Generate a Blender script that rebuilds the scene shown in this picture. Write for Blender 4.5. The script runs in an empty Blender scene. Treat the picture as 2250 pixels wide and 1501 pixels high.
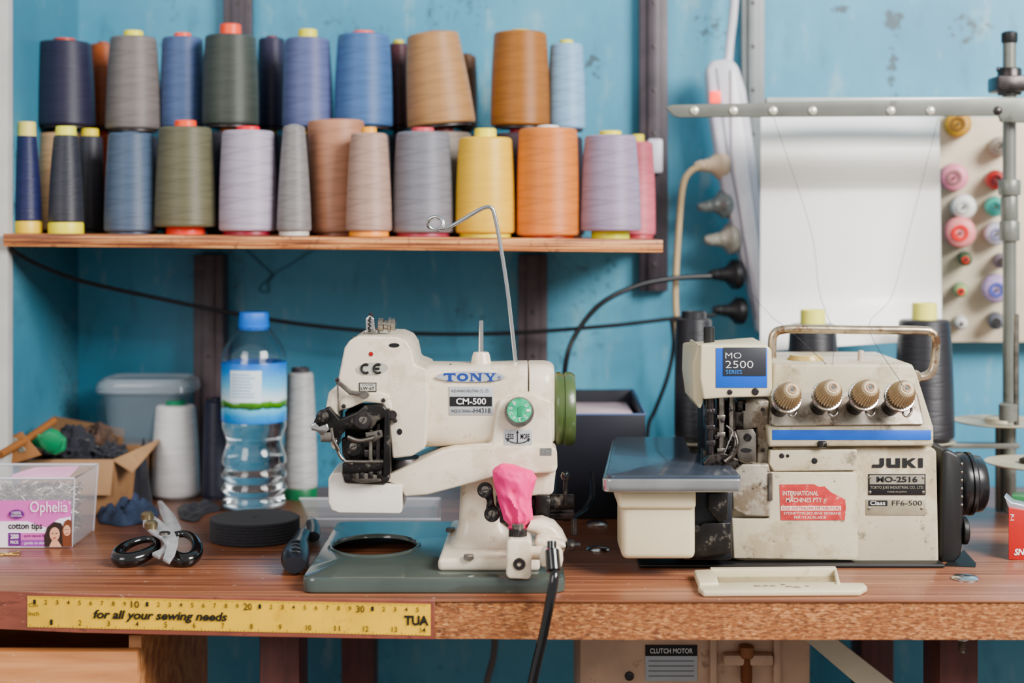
import bpy,bmesh,math,random
from mathutils import Vector,Matrix
from mathutils import noise as MN
random.seed(7)
FP=3340.;CY=-1.37;CZ=1.086;TT=.75
def S(y): return (y-CY)/FP
def X(u,y): return (u-1125)*S(y)
def Z(v,y): return CZ-(v-500)*S(y)
def P(u,v,y): return Vector((X(u,y),y,Z(v,y)))
def lin(c,sat=1.18,gm=1.14):
    r=[]
    for k in c[:3]:
        k=max(0,min(255,k))/255.
        r.append((k/12.92 if k<=.04045 else ((k+.055)/1.055)**2.4)**gm)
    l=.25*r[0]+.65*r[1]+.10*r[2]
    r=[max(.0015,min(1,l+(k-l)*sat)) for k in r]
    return (r[0],r[1],r[2],1)
# ------------------------------------------------------------ materials
MC={}
def nt(name):
    m=bpy.data.materials.new(name);m.use_nodes=True
    t=m.node_tree;b=t.nodes['Principled BSDF'];return m,t,b
def N(t,typ,**k):
    n=t.nodes.new(typ)
    for a,v in k.items():
        if hasattr(n,a) and not a.startswith('i_'): setattr(n,a,v)
        else: n.inputs[a[2:].replace('_',' ')].default_value=v
    return n
def ramp(t,stops,interp='LINEAR'):
    r=t.nodes.new('ShaderNodeValToRGB');e=r.color_ramp.elements;r.color_ramp.interpolation=interp
    e[0].position=stops[0][0];e[0].color=stops[0][1];e[1].position=stops[-1][0];e[1].color=stops[-1][1]
    for p,c in stops[1:-1]:
        x=e.new(p);x.color=c
    return r
def mix(t,fac,a,b,mode='MIX'):
    m=t.nodes.new('ShaderNodeMix');m.data_type='RGBA';m.blend_type=mode
    for s,v in ((0,fac),(6,a),(7,b)):
        if hasattr(v,'is_output'): t.links.new(v,m.inputs[s])
        else: m.inputs[s].default_value=v
    return m.outputs[2]
def W(x): return (x,x,x,1)
def pm(name,col,rough=.5,metal=0,var=.06,vs=25,bump=0,bs=400,spots=None,coat=0,trans=0,ior=1.45,emit=0,alpha=1,sheen=0,scale=(1,1,1)):
    if name in MC: return MC[name]
    m,t,b=nt(name);L=t.links.new
    tc=N(t,'ShaderNodeTexCoord');mp=N(t,'ShaderNodeMapping');mp.inputs['Scale'].default_value=scale
    L(tc.outputs['Object'],mp.inputs[0])
    c=lin(col);n=N(t,'ShaderNodeTexNoise',i_Scale=vs,i_Detail=5.);L(mp.outputs[0],n.inputs['Vector'])
    lo=tuple(x*(1-var*1.5) for x in c[:3])+(1,);hi=tuple(min(1,x*(1+var)) for x in c[:3])+(1,)
    r=ramp(t,[(.35,lo),(.65,hi)]);L(n.outputs[0],r.inputs[0]);out=r.outputs[0]
    for sp in (spots or []):
        n2=N(t,'ShaderNodeTexNoise',i_Scale=sp[1],i_Detail=8.,i_Roughness=.7);L(mp.outputs[0],n2.inputs['Vector'])
        r2=ramp(t,[(sp[2],W(0)),(sp[2]+.07,W(sp[3] if len(sp)>3 else .8))]);L(n2.outputs[0],r2.inputs[0])
        out=mix(t,r2.outputs[0],out,lin(sp[0]))
    L(out,b.inputs['Base Color'])
    b.inputs['Roughness'].default_value=rough;b.inputs['Metallic'].default_value=metal
    b.inputs['Coat Weight'].default_value=coat;b.inputs['Transmission Weight'].default_value=trans
    b.inputs['IOR'].default_value=ior;b.inputs['Alpha'].default_value=alpha;b.inputs['Sheen Weight'].default_value=sheen
    if emit: L(out,b.inputs['Emission Color']);b.inputs['Emission Strength'].default_value=emit
    if bump:
        n3=N(t,'ShaderNodeTexNoise',i_Scale=bs,i_Detail=4.);L(mp.outputs[0],n3.inputs['Vector'])
        bp=N(t,'ShaderNodeBump',i_Strength=bump,i_Distance=.001);L(n3.outputs[0],bp.inputs['Height']);L(bp.outputs[0],b.inputs['Normal'])
    MC[name]=m;return m
def thread(col,key=None):
    name='thread_%d_%d_%d'%tuple(col)
    if name in MC: return MC[name]
    m,t,b=nt(name);L=t.links.new
    tc=N(t,'ShaderNodeTexCoord')
    sep=N(t,'ShaderNodeSeparateXYZ');L(tc.outputs['Object'],sep.inputs[0])
    at=N(t,'ShaderNodeMath',operation='ARCTAN2');L(sep.outputs[1],at.inputs[0]);L(sep.outputs[0],at.inputs[1])
    def helix(pitch,turn,pw):
        a=N(t,'ShaderNodeMath',operation='MULTIPLY');L(at.outputs[0],a.inputs[0]);a.inputs[1].default_value=turn
        z=N(t,'ShaderNodeMath',operation='MULTIPLY_ADD');L(sep.outputs[2],z.inputs[0]);z.inputs[1].default_value=2*math.pi/pitch;L(a.outputs[0],z.inputs[2])
        s=N(t,'ShaderNodeMath',operation='SINE');L(z.outputs[0],s.inputs[0])
        q=N(t,'ShaderNodeMath',operation='MULTIPLY_ADD');L(s.outputs[0],q.inputs[0]);q.inputs[1].default_value=.5;q.inputs[2].default_value=.5
        p=N(t,'ShaderNodeMath',operation='POWER');L(q.outputs[0],p.inputs[0]);p.inputs[1].default_value=pw
        return p.outputs[0]
    f=helix(.0016,2,1);g=helix(.0145,1,16);h=helix(.019,-2,16)
    n=N(t,'ShaderNodeTexNoise',i_Scale=60.,i_Detail=3.);mp=N(t,'ShaderNodeMapping');mp.inputs['Scale'].default_value=(.25,.25,4)
    L(tc.outputs['Object'],mp.inputs[0]);L(mp.outputs[0],n.inputs['Vector'])
    c=lin(col);lum=max(c[:3]);dk=tuple(x*.82 for x in c[:3])+(1,);lt=tuple(min(1,x*1.12+.002) for x in c[:3])+(1,)
    r=ramp(t,[(.3,dk),(.7,lt)]);L(n.outputs[0],r.inputs[0])
    o=mix(t,f,r.outputs[0],tuple(x*.88 for x in c[:3])+(1,))
    sm=N(t,'ShaderNodeMath',operation='MAXIMUM');L(g,sm.inputs[0]);L(h,sm.inputs[1])
    s2=N(t,'ShaderNodeMath',operation='MULTIPLY');L(sm.outputs[0],s2.inputs[0]);s2.inputs[1].default_value=.12 if lum>.75 else .38
    o=mix(t,s2.outputs[0],o,tuple(x*.5 for x in c[:3])+(1,))
    L(o,b.inputs['Base Color']);b.inputs['Roughness'].default_value=.42;b.inputs['Sheen Weight'].default_value=.05
    ad=N(t,'ShaderNodeMath',operation='SUBTRACT');L(f,ad.inputs[0]);L(sm.outputs[0],ad.inputs[1])
    bp=N(t,'ShaderNodeBump',i_Strength=.2 if lum>.75 else .5,i_Distance=.0004);L(ad.outputs[0],bp.inputs['Height']);L(bp.outputs[0],b.inputs['Normal'])
    MC[name]=m;return m
# ------------------------------------------------------------ geometry helpers
WL={}
COL=bpy.context.scene.collection
def wloc(o): return WL[o.name] if o else Vector((0,0,0))
def empty(name,loc,label=None,cat=None,group=None,parent=None):
    o=bpy.data.objects.new(name,None);o.empty_display_size=.02;COL.objects.link(o)
    if parent: o.parent=parent;o.location=Vector(loc)-wloc(parent)
    else: o.location=loc
    if label:o["label"]=label
    if cat:o["category"]=cat
    if group:o["group"]=group
    WL[o.name]=Vector(loc);return o
def tag(o,label,cat,group=None,kind=None):
    o["label"]=label;o["category"]=cat
    if group:o["group"]=group
    if kind:o["kind"]=kind
    return o
def mk(name,verts,faces,mat,parent=None,bevel=0,segs=3,ang=38,local=False,bang=25,smooth=True,solid=0):
    bm=bmesh.new();vs=[bm.verts.new(v) for v in verts]
    for f in faces:
        try: bm.faces.new([vs[i] for i in f])
        except ValueError: pass
    bmesh.ops.remove_doubles(bm,verts=bm.verts,dist=1e-6)
    bmesh.ops.recalc_face_normals(bm,faces=bm.faces)
    if solid: bmesh.ops.solidify(bm,geom=bm.faces[:],thickness=solid)
    if bevel:
        ed=[e for e in bm.edges if len(e.link_faces)==2 and e.calc_face_angle(0)>math.radians(bang)]
        bmesh.ops.bevel(bm,geom=ed,offset=bevel,segments=segs,profile=.5,affect='EDGES',clamp_overlap=True)
    me=bpy.data.meshes.new(name)
    lo=Vector([min(v.co[i] for v in bm.verts) for i in range(3)]);hi=Vector([max(v.co[i] for v in bm.verts) for i in range(3)])
    c=(lo+hi)/2
    bmesh.ops.translate(bm,verts=bm.verts,vec=-c)
    bm.to_mesh(me);bm.free()
    if smooth:
        me.polygons.foreach_set('use_smooth',[True]*len(me.polygons));me.set_sharp_from_angle(angle=math.radians(ang))
    me.materials.append(mat)
    o=bpy.data.objects.new(name,me);COL.objects.link(o)
    if parent: o.parent=parent
    if local: o.location=c;WL[o.name]=c+wloc(parent)
    else: o.location=c-wloc(parent);WL[o.name]=c
    return o
def box(name,x0,x1,y0,y1,z0,z1,mat,parent=None,bevel=.001,segs=2,**k):
    v=[(x,y,z) for x in(x0,x1) for y in(y0,y1) for z in(z0,z1)]
    f=[(0,1,3,2),(4,6,7,5),(0,4,5,1),(2,3,7,6),(0,2,6,4),(1,5,7,3)]
    return mk(name,v,f,mat,parent,bevel,segs,**k)
def prism3(name,front,back,mat,parent=None,bevel=.001,segs=3,**k):
    n=len(front);f=[tuple(range(n)),tuple(range(2*n-1,n-1,-1))]+[(i,(i+1)%n,n+(i+1)%n,n+i) for i in range(n)]
    return mk(name,list(front)+list(back),f,mat,parent,bevel,segs,**k)
def prism(name,pts,y0,y1,mat,parent=None,bevel=.001,segs=3,**k):
    fr=[P(u,v,y0) for u,v in pts];return prism3(name,fr,[Vector((p.x,y1,p.z)) for p in fr],mat,parent,bevel,segs,**k)
def pbox(name,u0,v0,u1,v1,y0,y1,mat,parent=None,bevel=.001,segs=2,**k):
    return prism(name,[(u0,v0),(u1,v0),(u1,v1),(u0,v1)],y0,y1,mat,parent,bevel,segs,**k)
def basis(ax):
    a=Vector(ax).normalized();h=Vector((0,0,1)) if abs(a.z)<.9 else Vector((1,0,0))
    x=h.cross(a).normalized();return a,x,a.cross(x)
def lathe(name,prof,org,ax,mat,parent=None,seg=32,rib=None,ang=38,local=False,closed=False,**k):
    a,x,y=basis(ax);org=Vector(org);vs=[];fs=[];n=len(prof)
    for r,h in prof:
        for i in range(seg):
            t=2*math.pi*i/seg;rr=r
            if rib and r>rib[1]: rr=r*(1-rib[0]*(i%2))
            vs.append(org+a*h+x*(rr*math.cos(t))+y*(rr*math.sin(t)))
    for j in range(n-1 if not closed else n):
        j2=(j+1)%n
        for i in range(seg):
            i2=(i+1)%seg;fs.append((j*seg+i,j*seg+i2,j2*seg+i2,j2*seg+i))
    if not closed:
        if prof[0][0]>1e-5: fs.append(tuple(range(seg-1,-1,-1)))
        if prof[-1][0]>1e-5: fs.append(tuple((n-1)*seg+i for i in range(seg)))
    return mk(name,vs,fs,mat,parent,ang=ang,local=local,**k)
def cyl(name,p0,p1,r,mat,parent=None,seg=24,ch=None,r1=None,**k):
    p0=Vector(p0);p1=Vector(p1);L=(p1-p0).length;c=ch if ch is not None else min(r,L)*.15;r1=r if r1 is None else r1
    return lathe(name,[(max(r-c,1e-4),0),(r,c),(r1,L-c),(max(r1-c,1e-4),L)],p0,p1-p0,mat,parent,seg,**k)
def catmull(pts,n=8):
    p=[Vector(q) for q in pts];p=[p[0]*2-p[1]]+p+[p[-1]*2-p[-2]];o=[]
    for i in range(1,len(p)-2):
        for j in range(n):
            t=j/n;o.append(.5*((2*p[i])+(p[i+1]-p[i-1])*t+(2*p[i-1]-5*p[i]+4*p[i+1]-p[i+2])*t*t+(3*p[i]-p[i-1]-3*p[i+1]+p[i+2])*t**3))
    o.append(p[-2]);return o
def tube(name,pts,r,mat,parent=None,seg=12,n=8,sm=True,rf=None,flat=1,**k):
    p=catmull(pts,n) if sm else [Vector(q) for q in pts]
    vs=[];fs=[];m=len(p);T=[(p[min(i+1,m-1)]-p[max(i-1,0)]).normalized() for i in range(m)]
    a,x,y=basis(T[0])
    for i in range(m):
        x=(x-T[i]*x.dot(T[i])).normalized();y=T[i].cross(x)
        rr=r if rf is None else r*rf(i/(m-1))
        for j in range(seg):
            t=2*math.pi*j/seg;vs.append(p[i]+x*(rr*math.cos(t))+y*(rr*flat*math.sin(t)))
    for i in range(m-1):
        for j in range(seg): j2=(j+1)%seg;fs.append((i*seg+j,i*seg+j2,(i+1)*seg+j2,(i+1)*seg+j))
    fs.append(tuple(range(seg-1,-1,-1)));fs.append(tuple((m-1)*seg+j for j in range(seg)))
    return mk(name,vs,fs,mat,parent,ang=50,**k)
def loft(name,rings,mat,parent=None,caps=True,close=False,**k):
    n=len(rings[0]);vs=[v for r in rings for v in r];fs=[];m=len(rings)
    for i in range(m if close else m-1):
        i2=(i+1)%m
        for j in range(n): j2=(j+1)%n;fs.append((i*n+j,i*n+j2,i2*n+j2,i2*n+j))
    if caps and not close: fs.append(tuple(range(n-1,-1,-1)));fs.append(tuple((m-1)*n+j for j in range(n)))
    return mk(name,vs,fs,mat,parent,**k)
def supr(a,b,e,n=28):
    o=[]
    for i in range(n):
        t=2*math.pi*i/n;c,s=math.cos(t),math.sin(t)
        o.append((a*math.copysign(abs(c)**(2/e),c),b*math.copysign(abs(s)**(2/e),s)))
    return o
def textm(s,mat,parent,O,R,U,w,h,name='lettering',bold=0,shear=0,sp=1,warp=None):
    cu=bpy.data.curves.new('t','FONT');cu.body=s;cu.offset=bold;cu.shear=shear;cu.space_character=sp;cu.resolution_u=3
    ob=bpy.data.objects.new('t',cu);COL.objects.link(ob);bpy.context.view_layer.update()
    dg=bpy.context.evaluated_depsgraph_get();me=bpy.data.meshes.new_from_object(ob.evaluated_get(dg))
    bpy.data.objects.remove(ob)
    xs=[v.co.x for v in me.vertices];ys=[v.co.y for v in me.vertices]
    if not xs: return None
    x0,x1,y0,y1=min(xs),max(xs),min(ys),max(ys);O=Vector(O);R=Vector(R).normalized();U=Vector(U).normalized()
    vs=[O+R*(((v.co.x-x0)/(x1-x0+1e-9)-.5)*w)+U*(((v.co.y-y0)/(y1-y0+1e-9)-.5)*h) for v in me.vertices]
    if warp: vs=[warp(v) for v in vs]
    fs=[tuple(p.vertices) for p in me.polygons]
    bpy.data.meshes.remove(me)
    return mk(name,vs,fs,mat,parent,smooth=False)
def text(s,u0,v0,u1,v1,y,mat,parent,name='lettering',bold=0,shear=0,rot=0,sp=1):
    c=P((u0+u1)/2,(v0+v1)/2,y);R=Vector((math.cos(rot),0,math.sin(rot)));U=Vector((-math.sin(rot),0,math.cos(rot)))
    return textm(s,mat,parent,c,R,U,(u1-u0)*S(y),(v1-v0)*S(y),name,bold,shear,sp)
def ell(name,u,v,ru,rv,y,th,mat,parent=None,n=40,bevel=.0003,rot=0):
    pts=[(u+ru*math.cos(t)*math.cos(rot)-rv*math.sin(t)*math.sin(rot),v+ru*math.cos(t)*math.sin(rot)+rv*math.sin(t)*math.cos(rot)) for t in [2*math.pi*i/n for i in range(n)]]
    return prism(name,pts,y,y+th,mat,parent,bevel,1,ang=30)
def screw(u,v,rpx,y,mat,parent,name='screw',h=.003,slot=True):
    r=rpx*S(y);o=lathe(name,[(.0001,.0),(r*.55,0),(r*.6,-.0),(r*.9,-.0003),(r,-.0009),(r,-h)],P(u,v,y),(0,-1,0),mat,parent,20)
    if slot:
        a=random.uniform(0,3);c=P(u,v,y-.0001);d=Vector((math.cos(a),0,math.sin(a)));e=Vector((-math.sin(a),0,math.cos(a)))
        q=[c+d*r*.75+e*r*.13,c-d*r*.75+e*r*.13,c-d*r*.75-e*r*.13,c+d*r*.75-e*r*.13]
        prism3('screw_slot',q,[p+Vector((0,.0003,0)) for p in q],BLK,o,bevel=0)
    return o
# ------------------------------------------------------------ common materials
BLK=pm('black_plastic',(24,24,26),.45,var=.1)
BLKG=pm('black_gloss',(16,16,18),.15,coat=.5)
STEEL=pm('worn_steel',(156,151,144),.3,1,var=.25,vs=80,spots=[((60,52,45),90,.6,.6)])
DSTEEL=pm('dark_steel',(80,76,76),.36,.9,var=.25,vs=90,spots=[((30,26,24),60,.58,.7)])
CHROME=pm('chrome',(210,210,210),.18,1,var=.05)
TCREAM=pm('cream_enamel',(228,217,200),.32,var=.05,vs=14,bump=.12,bs=900,coat=.3,spots=[((204,188,164),18,.52,.65),((130,106,86),55,.62,.6),((56,46,40),170,.655,.85)])
JCREAM=pm('beige_enamel',(200,191,170),.38,var=.07,vs=14,bump=.1,bs=700,spots=[((168,154,128),12,.52,.65),((96,84,68),40,.59,.7),((40,34,30),140,.63,.85)])
JCLEAN=pm('pale_beige_plastic',(214,204,178),.36,var=.04,vs=10,spots=[((150,134,108),50,.63,.5)])
DIRTY=pm('grimy_metal_panel',(178,171,160),.38,.3,var=.2,vs=30,bump=.1,spots=[((118,100,80),22,.50,.75),((50,42,36),100,.575,.85)])
BLUE=pm('blue_paint',(34,98,190),.4,var=.05,spots=[((150,160,170),120,.67,.6)])
WHITEL=pm('white_paint',(238,238,238),.5,var=.02)
SILV=pm('silver_label',(188,192,196),.4,.2,var=.05)
INK=pm('black_ink',(16,16,18),.6,var=0)
INKB=pm('blue_ink',(36,66,140),.5,var=0)
# ============================================================ ROOM
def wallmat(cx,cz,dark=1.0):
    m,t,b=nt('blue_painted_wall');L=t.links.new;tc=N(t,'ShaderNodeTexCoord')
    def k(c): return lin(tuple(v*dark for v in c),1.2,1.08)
    n=N(t,'ShaderNodeTexNoise',i_Scale=3.,i_Detail=6.);L(tc.outputs['Object'],n.inputs['Vector'])
    r=ramp(t,[(.3,k((68,126,152))),(.5,k((86,148,174))),(.72,k((114,170,190)))]);L(n.outputs[0],r.inputs[0])
    mp=N(t,'ShaderNodeMapping');mp.inputs['Scale'].default_value=(5,1,1.6);L(tc.outputs['Object'],mp.inputs[0])
    n2=N(t,'ShaderNodeTexNoise',i_Scale=6.,i_Detail=9.,i_Roughness=.65);L(mp.outputs[0],n2.inputs['Vector'])
    r2=ramp(t,[(.57,W(0)),(.72,W(.6))]);L(n2.outputs[0],r2.inputs[0])
    o=mix(t,r2.outputs[0],r.outputs[0],k((156,184,188)))
    r2b=ramp(t,[(.28,W(.5)),(.44,W(0))]);L(n2.outputs[0],r2b.inputs[0]);o=mix(t,r2b.outputs[0],o,k((60,104,124)))
    n3=N(t,'ShaderNodeTexNoise',i_Scale=110.,i_Detail=6.,i_Roughness=.6);L(tc.outputs['Object'],n3.inputs['Vector'])
    n4=N(t,'ShaderNodeTexNoise',i_Scale=4.5,i_Detail=2.);L(tc.outputs['Object'],n4.inputs['Vector'])
    ml=N(t,'ShaderNodeMath',operation='MULTIPLY');L(n3.outputs[0],ml.inputs[0]);L(n4.outputs[0],ml.inputs[1])
    r3=ramp(t,[(.345,W(0)),(.41,W(.6))]);L(ml.outputs[0],r3.inputs[0])
    o=mix(t,r3.outputs[0],o,k((54,80,88)))
    for (u,v,ru,rv,th) in ((1965,40,36,55,.50),(1962,140,22,100,.50),(1840,20,60,26,.58),(2130,60,110,90,.59),(1300,140,60,90,.59),(1560,60,90,60,.62)):
        mp2=N(t,'ShaderNodeMapping',vector_type='TEXTURE');mp2.inputs['Location'].default_value=(X(u,.64)-cx,0,Z(v,.64)-cz)
        mp2.inputs['Scale'].default_value=(ru*S(.64),10,rv*S(.64));L(tc.outputs['Object'],mp2.inputs[0])
        ln=N(t,'ShaderNodeVectorMath',operation='LENGTH');L(mp2.outputs[0],ln.inputs[0])
        mr=N(t,'ShaderNodeMapRange');mr.inputs[1].default_value=0;mr.inputs[2].default_value=1.3;mr.inputs[3].default_value=.22;mr.inputs[4].default_value=-.25;L(ln.outputs['Value'],mr.inputs[0])
        n5=N(t,'ShaderNodeTexNoise',i_Scale=85.,i_Detail=5.);L(tc.outputs['Object'],n5.inputs['Vector'])
        ad=N(t,'ShaderNodeMath',operation='ADD');L(n5.outputs[0],ad.inputs[0]);L(mr.outputs[0],ad.inputs[1])
        rr=ramp(t,[(th+.05,W(0)),(th+.14,W(.8))]);L(ad.outputs[0],rr.inputs[0]);o=mix(t,rr.outputs[0],o,k((60,64,62)))
    L(o,b.inputs['Base Color']);b.inputs['Roughness'].default_value=.5
    bp=N(t,'ShaderNodeBump',i_Strength=.3,i_Distance=.002);L(n2.outputs[0],bp.inputs['Height']);L(bp.outputs[0],b.inputs['Normal']);return m
YW=.64
def struct(o): o["kind"]="structure";return o
struct(box('wall_back',-1.0,1.3,YW,YW+.05,0,2.2,wallmat(.15,1.1),bevel=0))
XL=X(172,YW)
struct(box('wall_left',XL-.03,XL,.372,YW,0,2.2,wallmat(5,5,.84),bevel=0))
struct(box('trim_1',XL-.06,XL+.002,.352,.372,0,2.2,pm('grey_trim',(186,186,184),.5,spots=[((120,110,100),20,.66,.5)]),bevel=.002))
struct(box('trim_2',XL-.10,XL-.016,.335,.352,0,2.2,pm('cream_trim',(208,202,190),.5),bevel=.003))
struct(box('floor',-1.5,1.8,-2.6,YW,-.05,0,pm('floor_lino',(84,72,64),.5,var=.15,vs=4),bevel=0))
UP=pm('upright_metal',(74,68,74),.45,.2,var=.2,vs=30,spots=[((116,98,90),25,.58,.5)])
def upright(u0,u1,v0,v1,y,mat,label):
    e=empty('shelf_upright',P((u0+u1)/2,v1,y+.01),label,'upright')
    pbox('channel',u0,v0,u1,v1,y,YW-.001,mat,e,bevel=.0015)
    w=(u1-u0)
    pbox('flange',u0+w*.30,v0,u0+w*.70,v1,y-.004,y+.001,mat,e,bevel=.001)
    vv=v0+30
    while vv<v1-10:
        if vv>-30: screw((u0+u1)/2,vv,5,y-.0045,DSTEEL,e,slot=False)
        vv+=96
    return e
BRK=pm('bracket_brown',(86,74,78),.5,var=.2,spots=[((124,104,96),30,.6,.5)])
upright(490,553,-120,505,.622,UP,"dark grey metal shelf upright fixed to the blue wall")
upright(1405,1468,-120,640,.622,UP,"dark grey metal shelf upright running past the shelf end")
upright(425,490,560,1150,.60,BRK,"brown-grey upright under the shelf, screwed to the wall")
upright(1138,1203,560,1150,.60,BRK,"brown-grey upright under the shelf, screwed to the wall")
upright(1630,1680,-120,420,.622,pm('upright_grey',(132,136,136),.5,.2),"light grey metal upright beside the power strip")
def plywood():
    m,t,b=nt('plywood_edge');L=t.links.new;tc=N(t,'ShaderNodeTexCoord')
    mp=N(t,'ShaderNodeMapping');mp.inputs['Scale'].default_value=(8,8,380);L(tc.outputs['Object'],mp.inputs[0])
    n=N(t,'ShaderNodeTexNoise',i_Scale=1.,i_Detail=4.);L(mp.outputs[0],n.inputs['Vector'])
    r=ramp(t,[(.38,lin((104,58,38))),(.5,lin((180,120,80))),(.6,lin((212,162,118)))]);L(n.outputs[0],r.inputs[0])
    n2=N(t,'ShaderNodeTexNoise',i_Scale=160.,i_Detail=5.);L(tc.outputs['Object'],n2.inputs['Vector'])
    r2=ramp(t,[(.58,W(0)),(.7,W(.6))]);L(n2.outputs[0],r2.inputs[0]);o=mix(t,r2.outputs[0],r.outputs[0],lin((110,66,46)))
    L(o,b.inputs['Base Color']);b.inputs['Roughness'].default_value=.45;return m
XR=X(1457,.34)
def zs(x): return 1.0793-.0095*(x+.573)
sv=[]
for x in (XL+.001,XR):
    for y in(.342,YW-.002):
        for z in(zs(x)-.0145,zs(x)): sv.append((x,y,z))
sv[0]=(X(7,.342),.342,sv[0][2]);sv[1]=(X(7,.342),.342,sv[1][2])
f6=[(0,1,3,2),(4,6,7,5),(0,4,5,1),(2,3,7,6),(0,2,6,4),(1,5,7,3)]
shelf=tag(mk('shelf',sv,f6,plywood(),bevel=.0008,segs=2),"plywood wall shelf with layered reddish-brown front edge",'shelf')
# ============================================================ THREAD CONES
def prof_cone(r0,r1,h,b=.004):
    o=[(r0-.0035,0)]
    for i in range(5):
        a=math.pi/2*i/4;o.append((r0-b*(1-math.sin(a))*.6,b*(1-math.cos(a))))
    for i in range(1,10):
        k=i/10;o.append((r0+(r1-r0)*k+.0009*math.sin(k*math.pi),b+(h-2*b)*k))
    for i in range(5):
        a=math.pi/2*i/4;o.append((r1-b*(1-math.cos(a)),h-b+b*math.sin(a)))
    o.append((r1*.5,h+.0003));return o
def tcone(x,y,zb,r0,r1,zt,col,topc,toph,botc,both,label,group,rot=(0,0,0),cr=.42,name='thread_cone',seg=48,corew=None):
    e=empty(name,(x,y,zb),label,'thread',group);e.rotation_euler=rot
    H=zt-zb;h=H-both
    prof=prof_cone(r0,r1,h)
    lathe('thread_winding',prof,(0,0,both),(0,0,1),thread(col),e,seg,local=True,ang=60)
    cm=pm('core_%d_%d_%d'%tuple(topc),topc,.4,var=.04)
    rt=corew or max(r1*cr,.007)
    lathe('cone_core',[(rt+.0005,-.006),(rt,toph-.001),(rt-.001,toph),(rt-.003,toph),(rt-.0035,toph-.004),(rt-.0035,-.006)],(0,0,H),(0,0,1),cm,e,32,local=True,closed=True)
    bm_=pm('core_%d_%d_%d'%tuple(botc),botc,.4,var=.04);rb=r0*.86 if both<.009 else r0*.62
    if both>.009 and (r0<.021 or corew): rb=r0*1.0
    lathe('cone_base',[(rb,0),(rb,both*.9),(rb-.002,both+.003),(rb-.004,both+.003),(rb-.003,0)],(0,0,0),(0,0,1),bm_,e,32,local=True,closed=True)
    return e
CRE=(230,218,140);ORG=(236,100,40);PNK=(215,60,70);WHT=(220,218,212);MRN=(120,35,45)
G='thread cones on the wooden shelf'
def pc(b0,b1,t0,t1,vt,y,col,topc,vct,botc,both,label,lean=0,zb=None,cw=None,cr=.42):
    s=S(y);xb=X((b0+b1)/2,y);z0=(zs(xb)+.0003) if zb is None else zb
    return tcone(xb,y,z0,(b1-b0)/2*s,(t1-t0)/2*s,Z(vt,y),col,topc,max(.001,(vt-vct)*s),botc,both,label,G,rot=(0,lean,0),corew=cw,cr=cr)
F=.415
pc(24,92,33,77,296,.40,(30,38,84),CRE,268,(228,196,90),.013,"slim navy thread cone on a cream plastic core",cw=.0105)
pc(107,183,117,171,297,.40,(52,54,64),(235,232,120),278,(232,222,100),.012,"slim charcoal thread cone on a pale yellow core",cw=.0115)
pc(168,228,170,222,299,.475,(54,54,64),(235,215,80),283,(60,60,60),.003,"charcoal thread cone with a yellow core tip",cw=.010)
pc(230,344,240,336,293,F,(82,98,120),(90,100,120),290,(70,80,100),.003,"steel blue cotton thread cone")
pc(340,475,350,463,280,F,(104,102,82),ORG,265,(228,80,40),.009,"olive green thread cone on an orange core",cw=.0125)
pc(482,608,491,604,288,F,(180,172,188),PNK,278,(140,40,60),.005,"pale lilac-grey thread cone with red core",cw=.0135)
pc(608,684,624,672,276,.40,(136,134,134),(150,150,150),274,(200,198,190),.005,"slim light grey thread cone",cr=.3)
pc(686,800,666,790,265,.449,(186,140,116),(190,150,130),264,(160,110,90),.004,"salmon tan thread cone, fat at the top",lean=-.02)
pc(760,861,777,857,293,.396,(176,150,138),(240,176,40),280,(236,160,40),.006,"dusty beige thread cone with a yellow-orange core")
pc(861,997,871,987,291,F,(128,128,136),(205,90,100),281,(150,60,80),.005,"mid grey thread cone with pink core")
pc(1001,1132,1007,1124,303,F,(232,192,52),(242,228,60),283,(226,212,40),.005,"bright yellow thread cone with yellow core",cw=.0125)
pc(1135,1273,1139,1267,283,F,(212,136,80),WHT,276,(150,60,30),.003,"orange thread cone with white core",cw=.013)
pc(1273,1409,1289,1402,298,F,(156,144,166),(230,220,50),288,(220,224,40),.009,"mauve thread cone on a yellow-green core",cw=.013)
R2=.499;R3=.575
def stack(b0,b1,t0,t1,vt,y,col,topc,vct,lowcol,lowtop,label,lowlabel,lean=0,vb=286,both=.003,cw=None):
    s=S(y);xb=X((b0+b1)/2,y);zt=Z(vb,y);zl=zs(xb)+.0003
    r=(b1-b0)/2*s*.97
    tcone(xb,y,zl,r,r*.88,zt-.006,lowcol,lowtop,.0055,(90,60,50),.003,lowlabel,G)
    return pc(b0,b1,t0,t1,vt,y,col,topc,vct,(60,50,50),both,label,lean=lean,zb=zt,cw=cw)
stack(75,208,78,192,93,R2,(40,38,64),(190,80,30),85,(214,176,140),(200,160,110),"dark navy thread cone stacked above the front row","peach tan thread cone in the back row",vb=283)
stack(190,262,194,250,97,R3,(166,92,50),(150,80,50),92,(210,96,50),ORG,"rust orange thread cone stacked at the back","orange thread cone in the back row")
stack(233,353,243,343,82,R2,(124,117,114),(236,228,70),68,(50,50,62),(120,30,40),"warm grey thread cone stacked above, yellow core tip","charcoal thread cone in the back row",vb=290)
stack(353,449,359,447,83,R2+.012,(82,100,138),ORG,73,(40,44,66),MRN,"denim blue thread cone stacked above, orange core","dark navy thread cone in the back row")
stack(445,568,452,563,79,R2-.01,(68,74,68),(240,100,30),54,(48,44,54),(200,120,60),"dark green-grey thread cone stacked above, orange core tip","dark plum thread cone in the back row",vb=281,cw=.0125)
stack(566,628,556,614,84,R3,(44,42,72),MRN,79,(40,38,60),(232,190,60),"dark navy thread cone stacked at the back","navy thread cone in the back row")
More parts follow.
